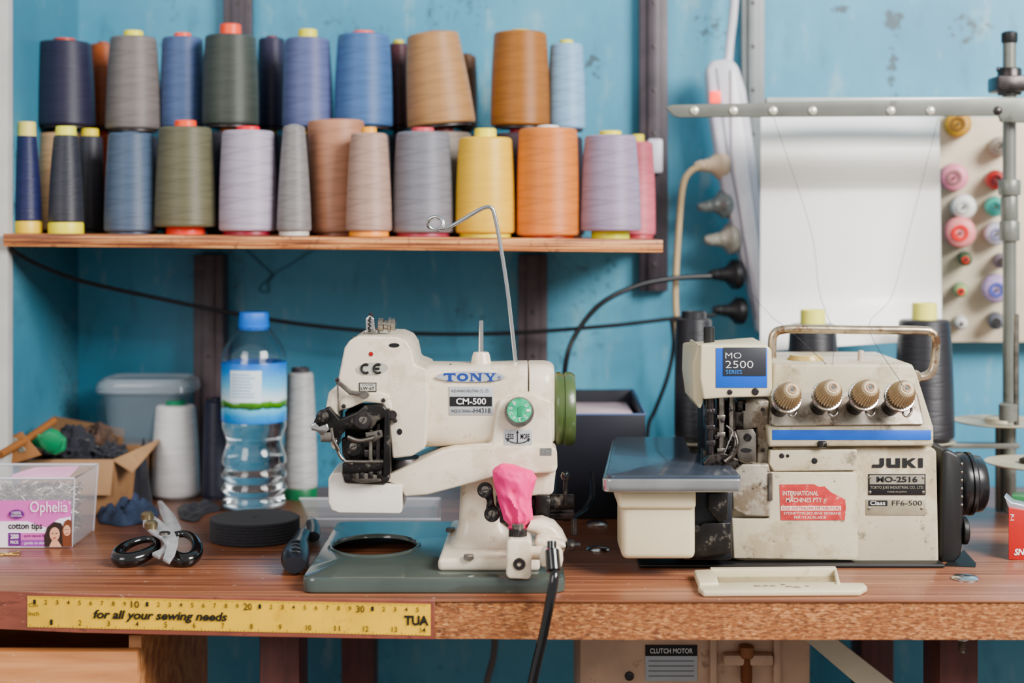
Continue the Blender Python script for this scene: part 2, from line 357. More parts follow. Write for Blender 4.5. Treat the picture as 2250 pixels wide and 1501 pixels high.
stack(621,731,631,728,85,R2,(98,106,146),(226,220,60),65,(60,60,70),(235,190,60),"violet-blue thread cone stacked above, yellow core tip","charcoal thread cone with yellow core, back row")
stack(735,863,744,858,77,R2,(80,112,158),(225,100,50),69,(120,110,112),(232,220,80),"mid blue thread cone stacked above, orange core","grey thread cone with yellow core, back row",vb=284)
stack(846,905,848,893,96,R3,(74,30,42),(200,190,60),88,(90,80,80),(90,90,80),"dark maroon thread cone stacked at the back","dark thread cone in the back row")
stack(896,1046,888,1003,74,R2,(174,136,98),(150,60,60),69,(130,118,108),MRN,"tan thread cone stacked above, leaning sideways","taupe thread cone in the back row",lean=-.10,vb=281)
stack(1000,1050,1000,1043,122,R3+.005,(104,70,40),(90,60,40),118,(110,80,60),(60,40,40),"dark brown thread cone stacked at the back","brown thread cone in the back row")
stack(1078,1208,1079,1196,72,R2,(156,106,56),(190,170,90),66,(66,50,60),(200,60,80),"golden brown thread cone stacked above","dark plum thread cone with pink core, back row",vb=283)
stack(1203,1286,1205,1277,97,R2+.01,(146,180,208),(214,210,90),88,(52,44,54),(232,190,60),"light sky blue thread cone stacked above","dark thread cone with yellow core, back row",vb=290)
pc(1362,1440,1366,1433,312,R2,(208,116,130),(226,214,60),296,(180,80,90),.004,"rose pink thread cone at the end of the shelf")
pc(80,125,80,120,276,R3,(214,176,136),(200,150,90),272,(160,110,90),.003,"tan thread cone tucked behind slim cones")
pc(960,1008,962,1005,290,R3,(110,104,96),(110,100,90),284,(90,80,80),.003,"grey-brown thread cone in the back row")
# ============================================================ TABLE
def woodmat(name,c0,c1,c2,sc=(1.2,30,30),rough=.3,coat=.35,haze=.25):
    m,t,b=nt(name);L=t.links.new;tc=N(t,'ShaderNodeTexCoord')
    mp=N(t,'ShaderNodeMapping');mp.inputs['Scale'].default_value=sc;L(tc.outputs['Object'],mp.inputs[0])
    n=N(t,'ShaderNodeTexNoise',i_Scale=3.2,i_Detail=8.,i_Distortion=.3);L(mp.outputs[0],n.inputs['Vector'])
    r=ramp(t,[(.34,lin(c0)),(.5,lin(c1)),(.66,lin(c2))]);L(n.outputs[0],r.inputs[0])
    n2=N(t,'ShaderNodeTexNoise',i_Scale=3.5,i_Detail=6.);L(tc.outputs['Object'],n2.inputs['Vector'])
    r2=ramp(t,[(.5,W(0)),(.8,W(haze))]);L(n2.outputs[0],r2.inputs[0])
    o=mix(t,r2.outputs[0],r.outputs[0],lin((180,160,146)))
    n4=N(t,'ShaderNodeTexNoise',i_Scale=170.,i_Detail=4.);L(tc.outputs['Object'],n4.inputs['Vector'])
    r4=ramp(t,[(.68,W(0)),(.76,W(.5))]);L(n4.outputs[0],r4.inputs[0]);o=mix(t,r4.outputs[0],o,lin((214,200,190)))
    L(o,b.inputs['Base Color'])
    r3=ramp(t,[(.3,W(rough)),(.7,W(rough+.18))]);L(n2.outputs[0],r3.inputs[0]);L(r3.outputs[0],b.inputs['Roughness'])
    b.inputs['Coat Weight'].default_value=coat;b.inputs['Coat Roughness'].default_value=.2;return m
WOOD=woodmat('laminate_wood',(100,62,46),(132,88,66),(156,110,86),sc=(1.1,52,52),coat=.28)
def chipboard():
    m,t,b=nt('chipboard_edge');L=t.links.new;tc=N(t,'ShaderNodeTexCoord')
    mp=N(t,'ShaderNodeMapping');mp.inputs['Scale'].default_value=(.7,1,2.4);L(tc.outputs['Object'],mp.inputs[0])
    n=N(t,'ShaderNodeTexVoronoi',i_Scale=380.);L(mp.outputs[0],n.inputs['Vector'])
    r=ramp(t,[(.0,lin((118,72,44))),(.5,lin((176,120,80))),(1,lin((222,172,128)))]);L(n.outputs['Color'],r.inputs[0])
    n2=N(t,'ShaderNodeTexNoise',i_Scale=170.,i_Detail=6.,i_Roughness=.75);L(mp.outputs[0],n2.inputs['Vector'])
    r2=ramp(t,[(.48,W(0)),(.60,W(.9))]);L(n2.outputs[0],r2.inputs[0])
    o=mix(t,r2.outputs[0],r.outputs[0],lin((92,54,36)))
    n3=N(t,'ShaderNodeTexNoise',i_Scale=12.,i_Detail=3.);L(mp.outputs[0],n3.inputs['Vector'])
    r3=ramp(t,[(.4,W(0)),(.7,W(.5))]);L(n3.outputs[0],r3.inputs[0]);o=mix(t,r3.outputs[0],o,lin((144,92,62)))
    L(o,b.inputs['Base Color']);b.inputs['Roughness'].default_value=.8
    bp=N(t,'ShaderNodeBump',i_Strength=.8,i_Distance=.0015);L(n2.outputs[0],bp.inputs['Height']);L(bp.outputs[0],b.inputs['Normal']);return m
tbl=empty('work_table',(.0,.3,0),"long brown wood-grain workbench with raw chipboard front edge",'table')
edge=[(-1.0,.052),(X(0,.04),.038),(-.40,.0255),(-.34,.0205),(-.27,.0148),(-.2,.0098),(-.13,.0055),(X(955,.003),.003),(.1,0),(1.25,0)]
top=[Vector((x,y,TT)) for x,y in edge]+[Vector((1.25,.60,TT)),(Vector((-.572,.60,TT))),Vector((-.572,.33,TT)),Vector((-1.0,.33,TT))]
prism3('table_top',top,[Vector((p.x,p.y,TT-.0025)) for p in top],WOOD,tbl,bevel=.0006,segs=2)
core=[Vector((p.x,p.y+.0015,TT-.0025)) for p in top]
prism3('chipboard_panel',core,[Vector((p.x,p.y,TT-.036)) for p in core],chipboard(),tbl,bevel=0)
EDG=pm('edge_strip',(138,84,70),.45,var=.15,vs=30,spots=[((204,174,150),80,.62,.7),((74,42,36),30,.58,.6)],scale=(1,1,3),coat=.2)
es=edge[:8];fr=[(x,y-.0012) for x,y in es];vs=[];fs=[]
for x,y in fr:
    for z in(TT-.0005,TT-.0358): vs+= [(x,y,z),(x,y+.0024,z)]
for i in range(len(fr)-1):
    a=i*4;b=a+4;fs+=[(a,b,b+2,a+2),(a+1,a+3,b+3,b+1),(a,a+1,b+1,b),(a+2,b+2,b+3,a+3)]
fs+=[(0,2,3,1),(len(fr)*4-4,len(fr)*4-3,len(fr)*4-1,len(fr)*4-2)]
mk('edge_strip',vs,fs,EDG,tbl,bevel=.0004,segs=1)
DK=pm('dark_red_brown_wood',(96,54,48),.5,var=.2,vs=20,scale=(6,6,1))
for (a,b) in ((570,658),(2065,2150)):
    box('leg',X(a,.08),X(b,.08),.08,.14,0,TT-.036,DK,tbl,bevel=.002)
for x in (-.21,.43): box('leg',x,x+.04,.50,.56,0,TT-.036,DK,tbl,bevel=.002)
DW=woodmat('drawer_wood',(160,108,72),(188,134,94),(206,156,114),sc=(1.5,20,20),rough=.45,coat=.1,haze=.05)
dr=empty('drawer',(-.45,.15,.60),parent=tbl)
dr["label"]="light brown wooden drawer hanging open below the bench"
xr=X(302,.035);zt=.705
box('drawer_front',-.85,xr,.035,.050,.56,Z(1432,.035),DW,dr,bevel=.0015);box('drawer_side',xr-.012,xr,.050,.36,.56,zt,DW,dr,bevel=.001)
box('drawer_side',-.85,-.838,.050,.36,.56,zt,DW,dr,bevel=.001);box('drawer_back',-.838,xr-.012,.35,.36,.56,zt,DW,dr,bevel=.001);box('drawer_bottom',-.838,xr-.012,.05,.35,.56,.568,DW,dr,bevel=0)
def ey(x):
    for (x0,y0),(x1,y1) in zip(edge,edge[1:]):
        if x0<=x<=x1: return y0+(y1-y0)*(x-x0)/(x1-x0)
    return 0
RY=pm('yellow_tape',(238,196,34),.36,var=.06,vs=40,spots=[((196,150,50),30,.60,.4),((150,110,50),70,.66,.7),((100,64,40),150,.70,.8)],coat=.2)
rul=empty('ruler_tape',(X(500,.01),.0,TT-.036),"yellow measuring tape stuck along the bench edge, cm and inch marks",'ruler')
def rp(u,k):
    x=X(u,.02)
    for _ in range(6): x=(u-1125)*S(ey(x)-.002)
    y=ey(x)-.0016
    vt=1310+(u-60)*18/890.;vb=1378+(u-60)*19/890.
    return Vector((x,y,Z(vt+(vb-vt)*k,y)))
us=[60+i*(886/60.) for i in range(61)]
vs=[];fs=[]
for i,u in enumerate(us):
    a,b=rp(u,0),rp(u,1);vs+=[a,b]
    if i: fs.append((2*i-2,2*i-1,2*i+1,2*i))
mk('tape_strip',vs,fs,RY,rul,solid=.0003,smooth=False)
def rtext(s,u0,k0,u1,k1,bold=0,shear=0,mat=INK):
    a=rp(u0,(k0+k1)/2);b=rp(u1,(k0+k1)/2);c=(a+b)/2;R=(b-a);w=R.length
    U=(rp((u0+u1)/2,k0)-rp((u0+u1)/2,k1))
    return textm(s,mat,rul,c,R,U,w,U.length,bold=bold,shear=shear,warp=lambda p:Vector((p.x,ey(p.x)-.0026,p.z)))
rtext('for all your sewing needs',205,.38,500,.76,bold=.032,shear=.25)
rtext('TUA',888,.36,942,.68,bold=.045)
rtext('Cm',63,.22,83,.34);rtext('Inch',63,.48,86,.62)
for i in range(36):
    c=i+1;u=76+i*24.75
    if c>36 or u>938: break
    s=str(c) if c in(10,20,30) else str(c%10)
    if c%10==0: rtext(s,u-11,.08,u+7,.30,bold=.01)
    else: rtext(s,u-3,.10,u+3,.25,bold=.01)
for i in range(14):
    u=113+i*62.8
    rtext(str(i+1),u-(6 if i>8 else 3),.73,u+(6 if i>8 else 3),.91,bold=.01)
def ticks(lst):
    vs=[];fs=[]
    for u,k0,k1,w in lst:
        a=rp(u-w,k0);b=rp(u+w,k0);c=rp(u+w,k1);d=rp(u-w,k1)
        n=len(vs);vs.extend([p+Vector((0,-.0008,0)) for p in(a,b,c,d)]);fs.append((n,n+1,n+2,n+3))
    o=mk('tick_marks',vs,fs,INK,rul,smooth=False);o["kind"]="stuff"
ticks([(66+i*2.475,0.005,.08 if i%10==0 else (.055 if i%5==0 else .035),.35) for i in range(353)])
ticks([(66+i*7.85,.995,.90 if i%8==0 else (.93 if i%4==0 else .96),.5) for i in range(111)])
def cap(u,v,ru):
    d=(CZ-TT)*FP/(v-500);y=d+CY;r=ru*S(y)
    tag(lathe('table_cap',[(r,.0003),(r,.0012),(r*.85,.003),(r*.3,.0042),(.0001,.0045)],(X(u,y),y,TT),(0,0,1),CHROME,None,32),"domed chrome plug set into the bench top",'cap','chrome plugs in the bench top')
cap(2121,1273,30);cap(1314,1209,26);cap(1312,1152,24)
# ============================================================ BLIND STITCH MACHINE
tony=empty('blindstitch_machine',(-.03,.14,TT),"cream blind-stitch sewing machine on a grey-green metal base plate",'sewing machine')
GRN=pm('grey_green_enamel',(78,86,82),.2,var=.08,vs=15,coat=.5,spots=[((150,150,140),60,.65,.4),((46,44,42),120,.66,.6)])
zB=TT+.0146
bx0,bx1,by0,by1=X(662,.024),X(1243,.024),.024,.297
pts=[]
for cx,cy,a0 in((bx1-.012,by0+.012,-90),(bx1-.014,by1-.014,0),(bx0+.014,by1-.014,90),(bx0+.012,by0+.012,180)):
    for i in range(6):
        a=math.radians(a0+i*18);pts.append((cx+.012*math.cos(a),cy+.012*math.sin(a)))
hx,hy=X(823,.16),.163
angs=sorted(set([round(math.atan2(y-hy,x-hx)%(2*math.pi),5) for x,y in pts]+[round(2*math.pi*i/64,5) for i in range(64)]))
def ray(a):
    d=(math.cos(a),math.sin(a));best=1e9
    for (x0,y0),(x1,y1) in zip(pts,pts[1:]+pts[:1]):
        ex,ey_=x1-x0,y1-y0;den=d[0]*ey_-d[1]*ex
        if abs(den)<1e-12: continue
        t=((x0-hx)*ey_-(y0-hy)*ex)/den;s=((x0-hx)*d[1]-(y0-hy)*d[0])/den
        if t>0 and -1e-4<=s<=1.0001: best=min(best,t)
    return best
def oring(z,ins=0): return [Vector((hx+(ray(a)-ins)*math.cos(a),hy+(ray(a)-ins)*math.sin(a),z)) for a in angs]
HYS=1.18
def iring(z,r): return [Vector((hx+r*math.cos(a),hy+HYS*r*math.sin(a),z)) for a in angs]
# hollow casting: only the wall around the edge reaches the bench, so the bench shows through the round hole
loft('base_plate',[oring(TT+.0005,.001),oring(TT+.0015),oring(zB-.0035),oring(zB-.0012,.0010),oring(zB,.0035),iring(zB,.0478),iring(zB+.0006,.0462),iring(zB+.0022,.0450),iring(zB+.0024,.0434),iring(zB+.0010,.0420),iring(zB-.0015,.0415),iring(zB-.0022,.043),oring(zB-.0045,.006),oring(TT+.0005,.006)],GRN,tony,close=True,ang=40)
ft=[(X(962,.05),.05),(X(1140,.05)+.02,.05),(X(1140,.05)+.02,.24),(X(975,.05),.24)]
def rr2(pts,z0,z1,name,mat,parent,bev=.003,bang=25):
    return prism3(name,[Vector((x,y,z1)) for x,y in pts],[Vector((x,y,z0)) for x,y in pts],mat,parent,bevel=bev,segs=3,bang=bang)
rr2(ft,zB,zB+.012,'machine_foot',TCREAM,tony,.004)
rings=[]
for z,a,b,cx in((zB+.010,.040,.050,-.022),(zB+.018,.030,.042,-.026),(zB+.030,.0235,.036,-.029),(zB+.055,.0215,.034,-.030),(zB+.085,.023,.034,-.028)):
    rings.append([Vector((cx+p[0],.145+p[1],z)) for p in supr(a,b,5,32)])
loft('column',rings,TCREAM,tony,ang=60)
for u,v in((1030,1228),(990,1168)):
    d=(CZ-zB-.012)*FP/(v-500);y=d+CY
    lathe('foot_bolt',[(.0055,0),(.0055,.003),(.0045,.004),(.0001,.004)],(X(u,y),y,zB+.012),(0,0,1),STEEL,tony,6)
yF=.10;yc=.142
def armring(u,vt,vb,hy_=.042,e=4.2,yq=yc):
    zt_,zb=Z(vt,yF),Z(vb,yF);return [Vector((X(u,yF),yq+p[0],(zt_+zb)/2+p[1])) for p in supr(hy_,(zt_-zb)/2,e,40)]
loft('machine_body',[armring(878,812,985,.03,3),armring(884,808,990,.038,3.5),armring(900,806,992),armring(950,805,990),armring(1040,806,987),armring(1160,803,985)],TCREAM,tony,ang=60)
loft('end_cover',[armring(1162,806,983,.041),armring(1164,803,985,.0435),armring(1198,803,985,.0435),armring(1212,806,983,.041),armring(1219,812,978,.036)],TCREAM,tony,ang=50)
prism('body_flare',[(1095,880),(1160,860),(1212,880),(1215,990),(1000,1000),(985,985),(1080,975)],.094,.18,TCREAM,tony,bevel=.004,segs=3)
head=prism('machine_head',[(716,893),(722,862),(741,846),(747,812),(757,764),(768,748),(786,739),(872,741),(893,750),(904,768),(911,802),(938,812),(942,880),(934,985),(905,1003),(862,1008),(852,905),(842,884),(800,880),(766,896),(742,905),(737,990),(728,985)],.075,.19,TCREAM,tony,bevel=.007,segs=5)
prism('head_boss_cast',[(746,882),(760,868),(840,862),(858,872),(862,900),(850,908),(842,888),(800,884),(768,898),(748,902)],.0715,.09,TCREAM,tony,bevel=.0022)
lathe('head_boss',[(.020,0),(.021,.003),(.021,.012),(.017,.016)],P(880,1000,.12)+Vector((0,0,-.002)),(0,0,-1),DSTEEL,tony,40)
GW=pm('green_wheel',(78,94,60),.35,coat=.3,var=.05)
wz=(Z(818,.142)+Z(978,.142))/2;wr=(978-818)/2*S(.142)
lathe('hand_wheel',[(.01,-.002),(wr*.82,0),(wr*.95,.001),(wr,.004),(wr,.0075),(wr*.965,.0085),(wr*.965,.0105),(wr,.0115),(wr,.018),(wr*.93,.0215),(wr*.6,.0215),(.0001,.021)],(X(1218,.1),.142,wz),(1,0,0),GW,tony,64)
prism('lower_arm',[(838,1052),(862,1040),(968,992),(1000,984),(1130,980),(1216,982),(1224,990),(1225,1030),(1219,1039),(1090,1046),(1075,1052),(940,1088),(890,1092),(880,1072)],.088,.165,TCREAM,tony,bevel=.0035,segs=3)
prism('arm_step',[(1082,1030),(1222,1030),(1216,1085),(1205,1090),(1090,1092)],.098,.155,TCREAM,tony,bevel=.003)
prism('work_cylinder',[(721,1052),(728,1040),(752,1038),(758,1062),(884,1066),(883,1126),(876,1130),(745,1128),(728,1122),(721,1104)],.083,.150,pm('white_enamel',(232,226,216),.3,var=.03,coat=.4,spots=[((196,184,166),20,.56,.4)]),tony,bevel=.004,segs=4)
prism('throat_plate',[(752,1040),(842,1032),(858,1050),(850,1063),(758,1061)],.080,.14,DSTEEL,tony,bevel=.001)
MEC=pm('mechanism_black',(46,44,44),.33,.6,var=.25,vs=60,spots=[((136,130,122),60,.57,.7)])
pbox('head_cavity',758,905,856,1042,.095,.17,pm('cavity_shade',(24,22,22),.7),tony)  # solid black block, painted in place of the shade inside the head
prism('needle_lever',[(700,908),(722,893),(746,922),(785,905),(800,892),(842,890),(852,903),(848,918),(828,926),(818,944),(792,948),(762,944),(744,962),(716,968),(694,942),(688,928)],.066,.078,MEC,tony,bevel=.002)
cyl('lever_boss',P(797,925,.056),P(797,925,.08),.0085,DSTEEL,tony,32);screw(797,925,10,.0555,STEEL,tony)
cyl('lever_boss',P(862,912,.070),P(862,912,.09),.0045,DSTEEL,tony)
lathe('knurled_knob',[(.004,0),(.0062,.001),(.0065,.009),(.004,.010)],P(708,917,.056),(0,1,0),MEC,tony,36,rib=(.09,.005))
prism('needle_clamp',[(681,935),(694,928),(702,938),(718,930),(724,944),(706,958),(696,948),(684,946)],.060,.072,CHROME,tony,bevel=.001)
pbox('clamp_block',704,950,728,972,.062,.074,STEEL,tony)
prism('presser_frame',[(844,900),(856,898),(858,1040),(846,1052),(842,1046)],.066,.082,MEC,tony,bevel=.001)
prism('presser_frame',[(752,1018),(846,1008),(850,1024),(838,1034),(752,1044)],.068,.09,MEC,tony,bevel=.0015)
lathe('looper_disc',[(.003,0),(.0085,0),(.0095,.001),(.0095,.006),(.006,.008)],P(776,982,.075),(0,1,0),MEC,tony,36);screw(776,982,9,.0745,STEEL,tony)
prism('looper_cam',[(750,965),(770,958),(800,966),(805,990),(795,1012),(762,1014),(752,1000)],.082,.094,DSTEEL,tony,bevel=.001)
tube('link_rod',[P(738,968,.07),P(740,985,.068),P(752,1008,.068),P(775,1020,.068)],.0016,STEEL,tony)
tube('link_rod',[P(728,940,.064),P(732,965,.064),P(745,990,.066)],.002,STEEL,tony)
tube('link_rod',[P(765,960,.066),P(790,968,.064),P(822,962,.066)],.0024,STEEL,tony)
prism('guide_bracket',[(802,950),(840,944),(843,960),(822,972),(804,968)],.070,.078,STEEL,tony,bevel=.0008);screw(832,953,4.5,.0695,DSTEEL,tony)
for a in((790,962,834,984),(800,988,842,1006)): pbox('feed_block',*a,.076,.095,DSTEEL,tony)
pbox('feed_bar',756,1012,842,1018,.066,.07,STEEL,tony,bevel=.0006)
for u in(768,788,808,828): pbox('feed_dog',u,1030,u+12,1052,.070,.084,MEC,tony,bevel=.0006)
cyl('guide_pin',P(815,945,.074),P(815,1020,.074),.0022,STEEL,tony);cyl('guide_pin',P(832,930,.074),P(832,1012,.074),.003,DSTEEL,tony)
prism('presser_foot',[(770,1040),(790,1036),(832,1044),(838,1058),(795,1062),(775,1056)],.072,.082,STEEL,tony,bevel=.0008)
prism('thread_lever',[(735,832),(742,834),(772,858),(806,864),(806,871),(768,868),(738,842)],.066,.070,STEEL,tony,bevel=.0005)
ell('lever_washer',800,868,11,9,.065,.004,STEEL,tony)
cyl('thread_eyelet',P(742,845,.066),P(744,905,.066),.0009,STEEL,tony)
screw(741,835,5,.0655,DSTEEL,tony)
for u,v in((868,925),(755,893),(842,880)): screw(u,v,5,.0705,DSTEEL,tony)
pbox('side_nut',902,930,920,960,.092,.104,DSTEEL,tony,bevel=.002);screw(911,944,9,.0915,MEC,tony)
ell('oil_hole',878,949,6,7,.0743,.002,BLK,tony);ell('oil_hole',866,759,12,5,.0745,.001,BLK,tony)
ell('red_oil_dot',815,778,5,5,.0742,.001,pm('red_dot',(150,40,35),.4),tony)
pbox('tension_bracket',800,725,830,745,.10,.13,STEEL,tony,bevel=.0015)
prism('tension_bracket',[(803,700),(812,692),(822,700),(826,736),(804,736)],.105,.112,CHROME,tony)
lathe('tension_knob',[(.003,0),(.0065,.001),(.0065,.006),(.0045,.007),(.0045,.010),(.0075,.011),(.0075,.013),(.003,.014)],P(838,713,.112)+Vector((-.004,0,0)),(1,0,-.05),STEEL,tony,32)
lathe('tension_knob',[(.002,0),(.006,.001),(.006,.005),(.003,.006)],P(855,713,.112)+Vector((.001,0,0)),(1,0,0),STEEL,tony,28,rib=(.1,.005))
tube('tension_spring',[P(812+3*math.sin(i*1.2),698+i*1.6,.102+.003*math.cos(i*1.2)) for i in range(20)],.0007,DSTEEL,tony,seg=6,n=3)
cyl('tension_post',P(815,688,.108),P(815,738,.108),.0022,DSTEEL,tony)
for a in((784,745),(812,742)): lathe('head_screw',[(.0045,0),(.0045,.0015),(.003,.0025),(.0001,.0026)],P(a[0],a[1],.11),(0,0,1),STEEL,tony,20)
lathe('spool_seat',[(.0115,0),(.0105,.002),(.0085,.012),(.0075,.0145),(.0035,.015)],P(1057,806,.14),(0,0,1),TCREAM,tony,32)
cyl('spool_pin',P(1057,776,.14),P(1057,704,.14),.0028,CHROME,tony,r1=.0022)
lathe('body_bead',[(.0035,0),(.0035,.0015),(.0001,.003)],P(990,806,.125),(0,0,1),DSTEEL,tony,16)
wl_=[P(1134,806,.14),P(1130,770,.14),P(1115,640,.14),P(1098,530,.14),P(1086,470,.14),P(1080,458,.14),P(1070,455,.14),P(1050,463,.14),P(1010,487,.14),P(985,500,.14)]
for i in range(15):
    a=math.radians(60+i*-27.);wl_.append(P(957+17*math.cos(a),491+14*math.sin(-a)*-1,.14+.0006*i))
tube('thread_guide_wire',wl_,.0021,CHROME,tony,seg=10,n=6)
y_=.0995
bdg=ell('brand_badge',1034,828,77,12,yF-.0008,.002,SILV,tony)
def poly(pts,y,par,mat=INK,name='lettering'): return prism(name,pts,y,y+.0005,mat,par,bevel=0)
yb_=yF-.0012
poly([(975,820),(1001,820),(1001,827),(998,824),(992,824),(992,835),(996,836),(996,838),(981,838),(981,836),(985,835),(985,824),(979,824),(975,827)],yb_,bdg,INKB)
text('O',1004,820,1029,838,yb_,INKB,bdg,bold=.05)
poly([(1032,820),(1042,820),(1053,832),(1053,822),(1050,822),(1050,820),(1060,820),(1060,822),(1057,822),(1057,838),(1052,838),(1038,824),(1038,836),(1042,836),(1042,838),(1032,838),(1032,836),(1035,836),(1035,822),(1032,822)],yb_,bdg,INKB)
poly([(1063,820),(1075,820),(1075,822),(1073,822),(1078,829),(1083,822),(1080,822),(1080,820),(1090,820),(1090,822),(1087,822),(1081,831),(1081,836),(1085,836),(1085,838),(1071,838),(1071,836),(1075,836),(1075,831),(1067,822),(1063,822)],yb_,bdg,INKB)
text('®',1093,826,1101,834,yb_,INKB,bdg)
lab=pbox('model_label',987,850,1083,912,y_-.0003,y_+.002,SILV,tony,bevel=.0002)
text('HUEI HWANG INDUSTRIAL CO., LTD.',992,856,1075,863,y_-.0007,INK,lab)
pbox('label_stripe',988,872,1081,893,y_-.0006,y_+.001,INK,lab,bevel=0)
text('CM-500',1002,875,1068,889,y_-.0010,WHITEL,lab,bold=.02)
text('MADE IN TAIWAN',992,900,1034,907,y_-.0007,INK,lab);text('-H4318',1036,897,1078,908,y_-.0007,INK,lab)
ceb=ell('ce_badge',818,810,36,14,.0743,.002,pm('grey_badge',(186,182,172),.4),tony,rot=-.08)
for cx in(800,827):
    tube('lettering',[P(cx+9.5*math.cos(t)+4,810+9.5*math.sin(t),.0738) for t in [math.radians(55+i*25) for i in range(11)]],.0013,INK,ceb,seg=6,n=2)
cyl('lettering',P(823,810,.0738),P(834,810,.0738),.0012,INK,ceb,seg=6)
lb=pbox('system_label',789,841,827,861,.0741,.076,INK,tony,bevel=0);pbox('label_face',791,843,825,859,.0738,.0745,pm('label_pale',(200,196,188),.5),lb,bevel=0)
text('SYSTEM',796,844,820,848,.0735,INK,lb);text('LW-6T',793,850,823,857,.0735,INK,lb,bold=.02)
pbox('small_tag',1187,985,1212,1001,.0875,.089,pm('grey_tag',(120,122,120),.5,var=.3,vs=900),tony,bevel=0)
kn=lathe('stitch_dial',[(.0137,0),(.0145,.001),(.0145,.006),(.0137,.0075),(.004,.0078)],P(1141,904,.091),(0,-1,0),STEEL,tony,80,rib=(.035,.014))
DG=pm('green_dial',(70,190,146),.3,metal=.1,var=.3,vs=120,coat=.3)
ell('dial_face',1141,902,27,27,.0825,.001,DG,kn)
for s,a in(('0',35),('8',125),('6',165),('5',200),('4',235),('3',275),('2',315),('1',0)):
    a=math.radians(a);cx,cz=1141+20*math.cos(a),902-20*math.sin(a);text(s,cx-3,cz-4.5,cx+3,cz+4.5,.082,WHITEL,kn,rot=a-math.pi/2)
prism('dial_pointer',[(1139,893),(1150,890),(1146,915),(1136,916)],.0817,.0824,pm('dial_dark',(50,150,112),.4),kn,bevel=.0003)
l2=pbox('adjust_label',1107,944,1169,978,.0935,.095,SILV,tony,bevel=.0003)
text('LESS',1111,953,1129,965,.0931,INK,l2,bold=.01);text('MORE',1144,953,1164,965,.0931,INK,l2,bold=.01)
tube('adjust_arrow',[P(1115,967,.0932),P(1125,972,.0932),P(1138,974,.0932),P(1152,972,.0932),P(1162,967,.0932)],.0005,INK,l2,seg=6)
cyl('adjust_arrow',P(1137,974,.0932),P(1137,948,.0932),.0005,INK,l2,seg=6)
for q in ([(1137,946),(1140,952),(1134,952)],[(1112,964),(1119,966),(1115,971)],[(1165,964),(1158,966),(1162,971)]): prism('adjust_arrow',q,.093,.0934,INK,l2,bevel=0)
prism('link_arm',[(1053,1068),(1066,1062),(1082,1070),(1086,1110),(1098,1128),(1090,1146),(1072,1146),(1066,1130),(1070,1100),(1056,1088)],.078,.086,MEC,tony,bevel=.002)
for u,v in((1066,1077),(1081,1130)):
    cyl('link_bolt',P(u,v,.070),P(u,v,.082),.0075,MEC,tony,32);screw(u,v,9,.0695,STEEL,tony)
cyl('cross_shaft',P(1090,1103,.11),P(1262,1103,.11),.0075,MEC,tony,32);cyl('cross_shaft',P(1088,1130,.13),P(1262,1130,.13),.0062,DSTEEL,tony,32)
pbox('shaft_collar',1175,1088,1210,1145,.095,.13,MEC,tony,bevel=.003)
pbox('dark_bracket',1098,1090,1180,1150,.11,.15,MEC,tony,bevel=.002)
tube('locking_lever',[P(1243,1110,.10),P(1242,1080,.10),P(1243,1050,.10)],.0022,MEC,tony);lathe('lever_knob',[(.001,-.0045),(.0035,-.003),(.0045,0),(.0035,.003),(.001,.0045)],P(1242,1046,.10),(0,0,1),BLKG,tony,20)
cyl('cap_screw',P(1262,1140,.10),P(1262,1175,.10),.003,DSTEEL,tony)
rings=[]
for u,v,a in((1160,1150,10),(1185,1153,14),(1208,1166,17),(1226,1185,16),(1238,1203,13)):
    c=P(u,v,.075);rings.append([c+Vector((p[0]*.5*a/14,p[1],0))+Vector((0,0,p[0]*a/14)) for p in supr(.0075,.018,3,24)])
loft('swing_bracket',rings,TCREAM,tony,ang=60)
prism('swing_bracket_rib',[(1176,1185),(1200,1180),(1240,1192),(1246,1205),(1180,1212)],.04,.075,TCREAM,tony,bevel=.003)
lathe('bracket_nut',[(.004,0),(.006,.001),(.006,.007),(.004,.008)],P(1244,1198,.055),(1,0,0),MEC,tony,6);cyl('bracket_bolt',P(1235,1198,.055),P(1275,1198,.055),.0028,DSTEEL,tony)
prism('clamp_block',[(1113,1192),(1120,1186),(1162,1186),(1169,1194),(1167,1266),(1162,1274),(1118,1272),(1112,1264)],.014,.050,TCREAM,tony,bevel=.003)
lathe('socket_screw',[(.002,.002),(.002,-.001),(.005,-.001),(.0058,.0005),(.0058,.004)],P(1141,1240,.0135),(0,1,0),DSTEEL,tony,28)
lathe('knurled_collar',[(.006,0),(.0085,.001),(.0085,.012),(.006,.013)],P(1138,1192,.032),(0,0,1),DSTEEL,tony,44,rib=(.06,.008))
cyl('clamp_post',P(1138,1190,.032),P(1138,1150,.032),.0055,STEEL,tony)
cyl('cross_pin',P(1165,1215,.03),P(1215,1215,.02),.0062,TCREAM,tony,32)
lathe('lever_socket',[(.004,0),(.009,.002),(.0105,.008),(.010,.016),(.007,.020)],P(1212,1235,.0)+Vector((0,.0,-.006)),(0,.25,1),TCREAM,tony,32)
rod=[P(1212,1190,.0),P(1213,1215,-.004),P(1218,1250,-.012),P(1217,1275,-.018),P(1208,1325,-.02),P(1194,1395,-.02),P(1181,1450,-.02),P(1163,1530,-.02),P(1130,1660,-.02)]
tube('knee_lever_rod',rod,.0044,BLKG,tony,seg=18)
cyl('rod_sleeve',P(1213,1208,-.003),P(1217,1256,-.013),.0066,BLKG,tony,28)
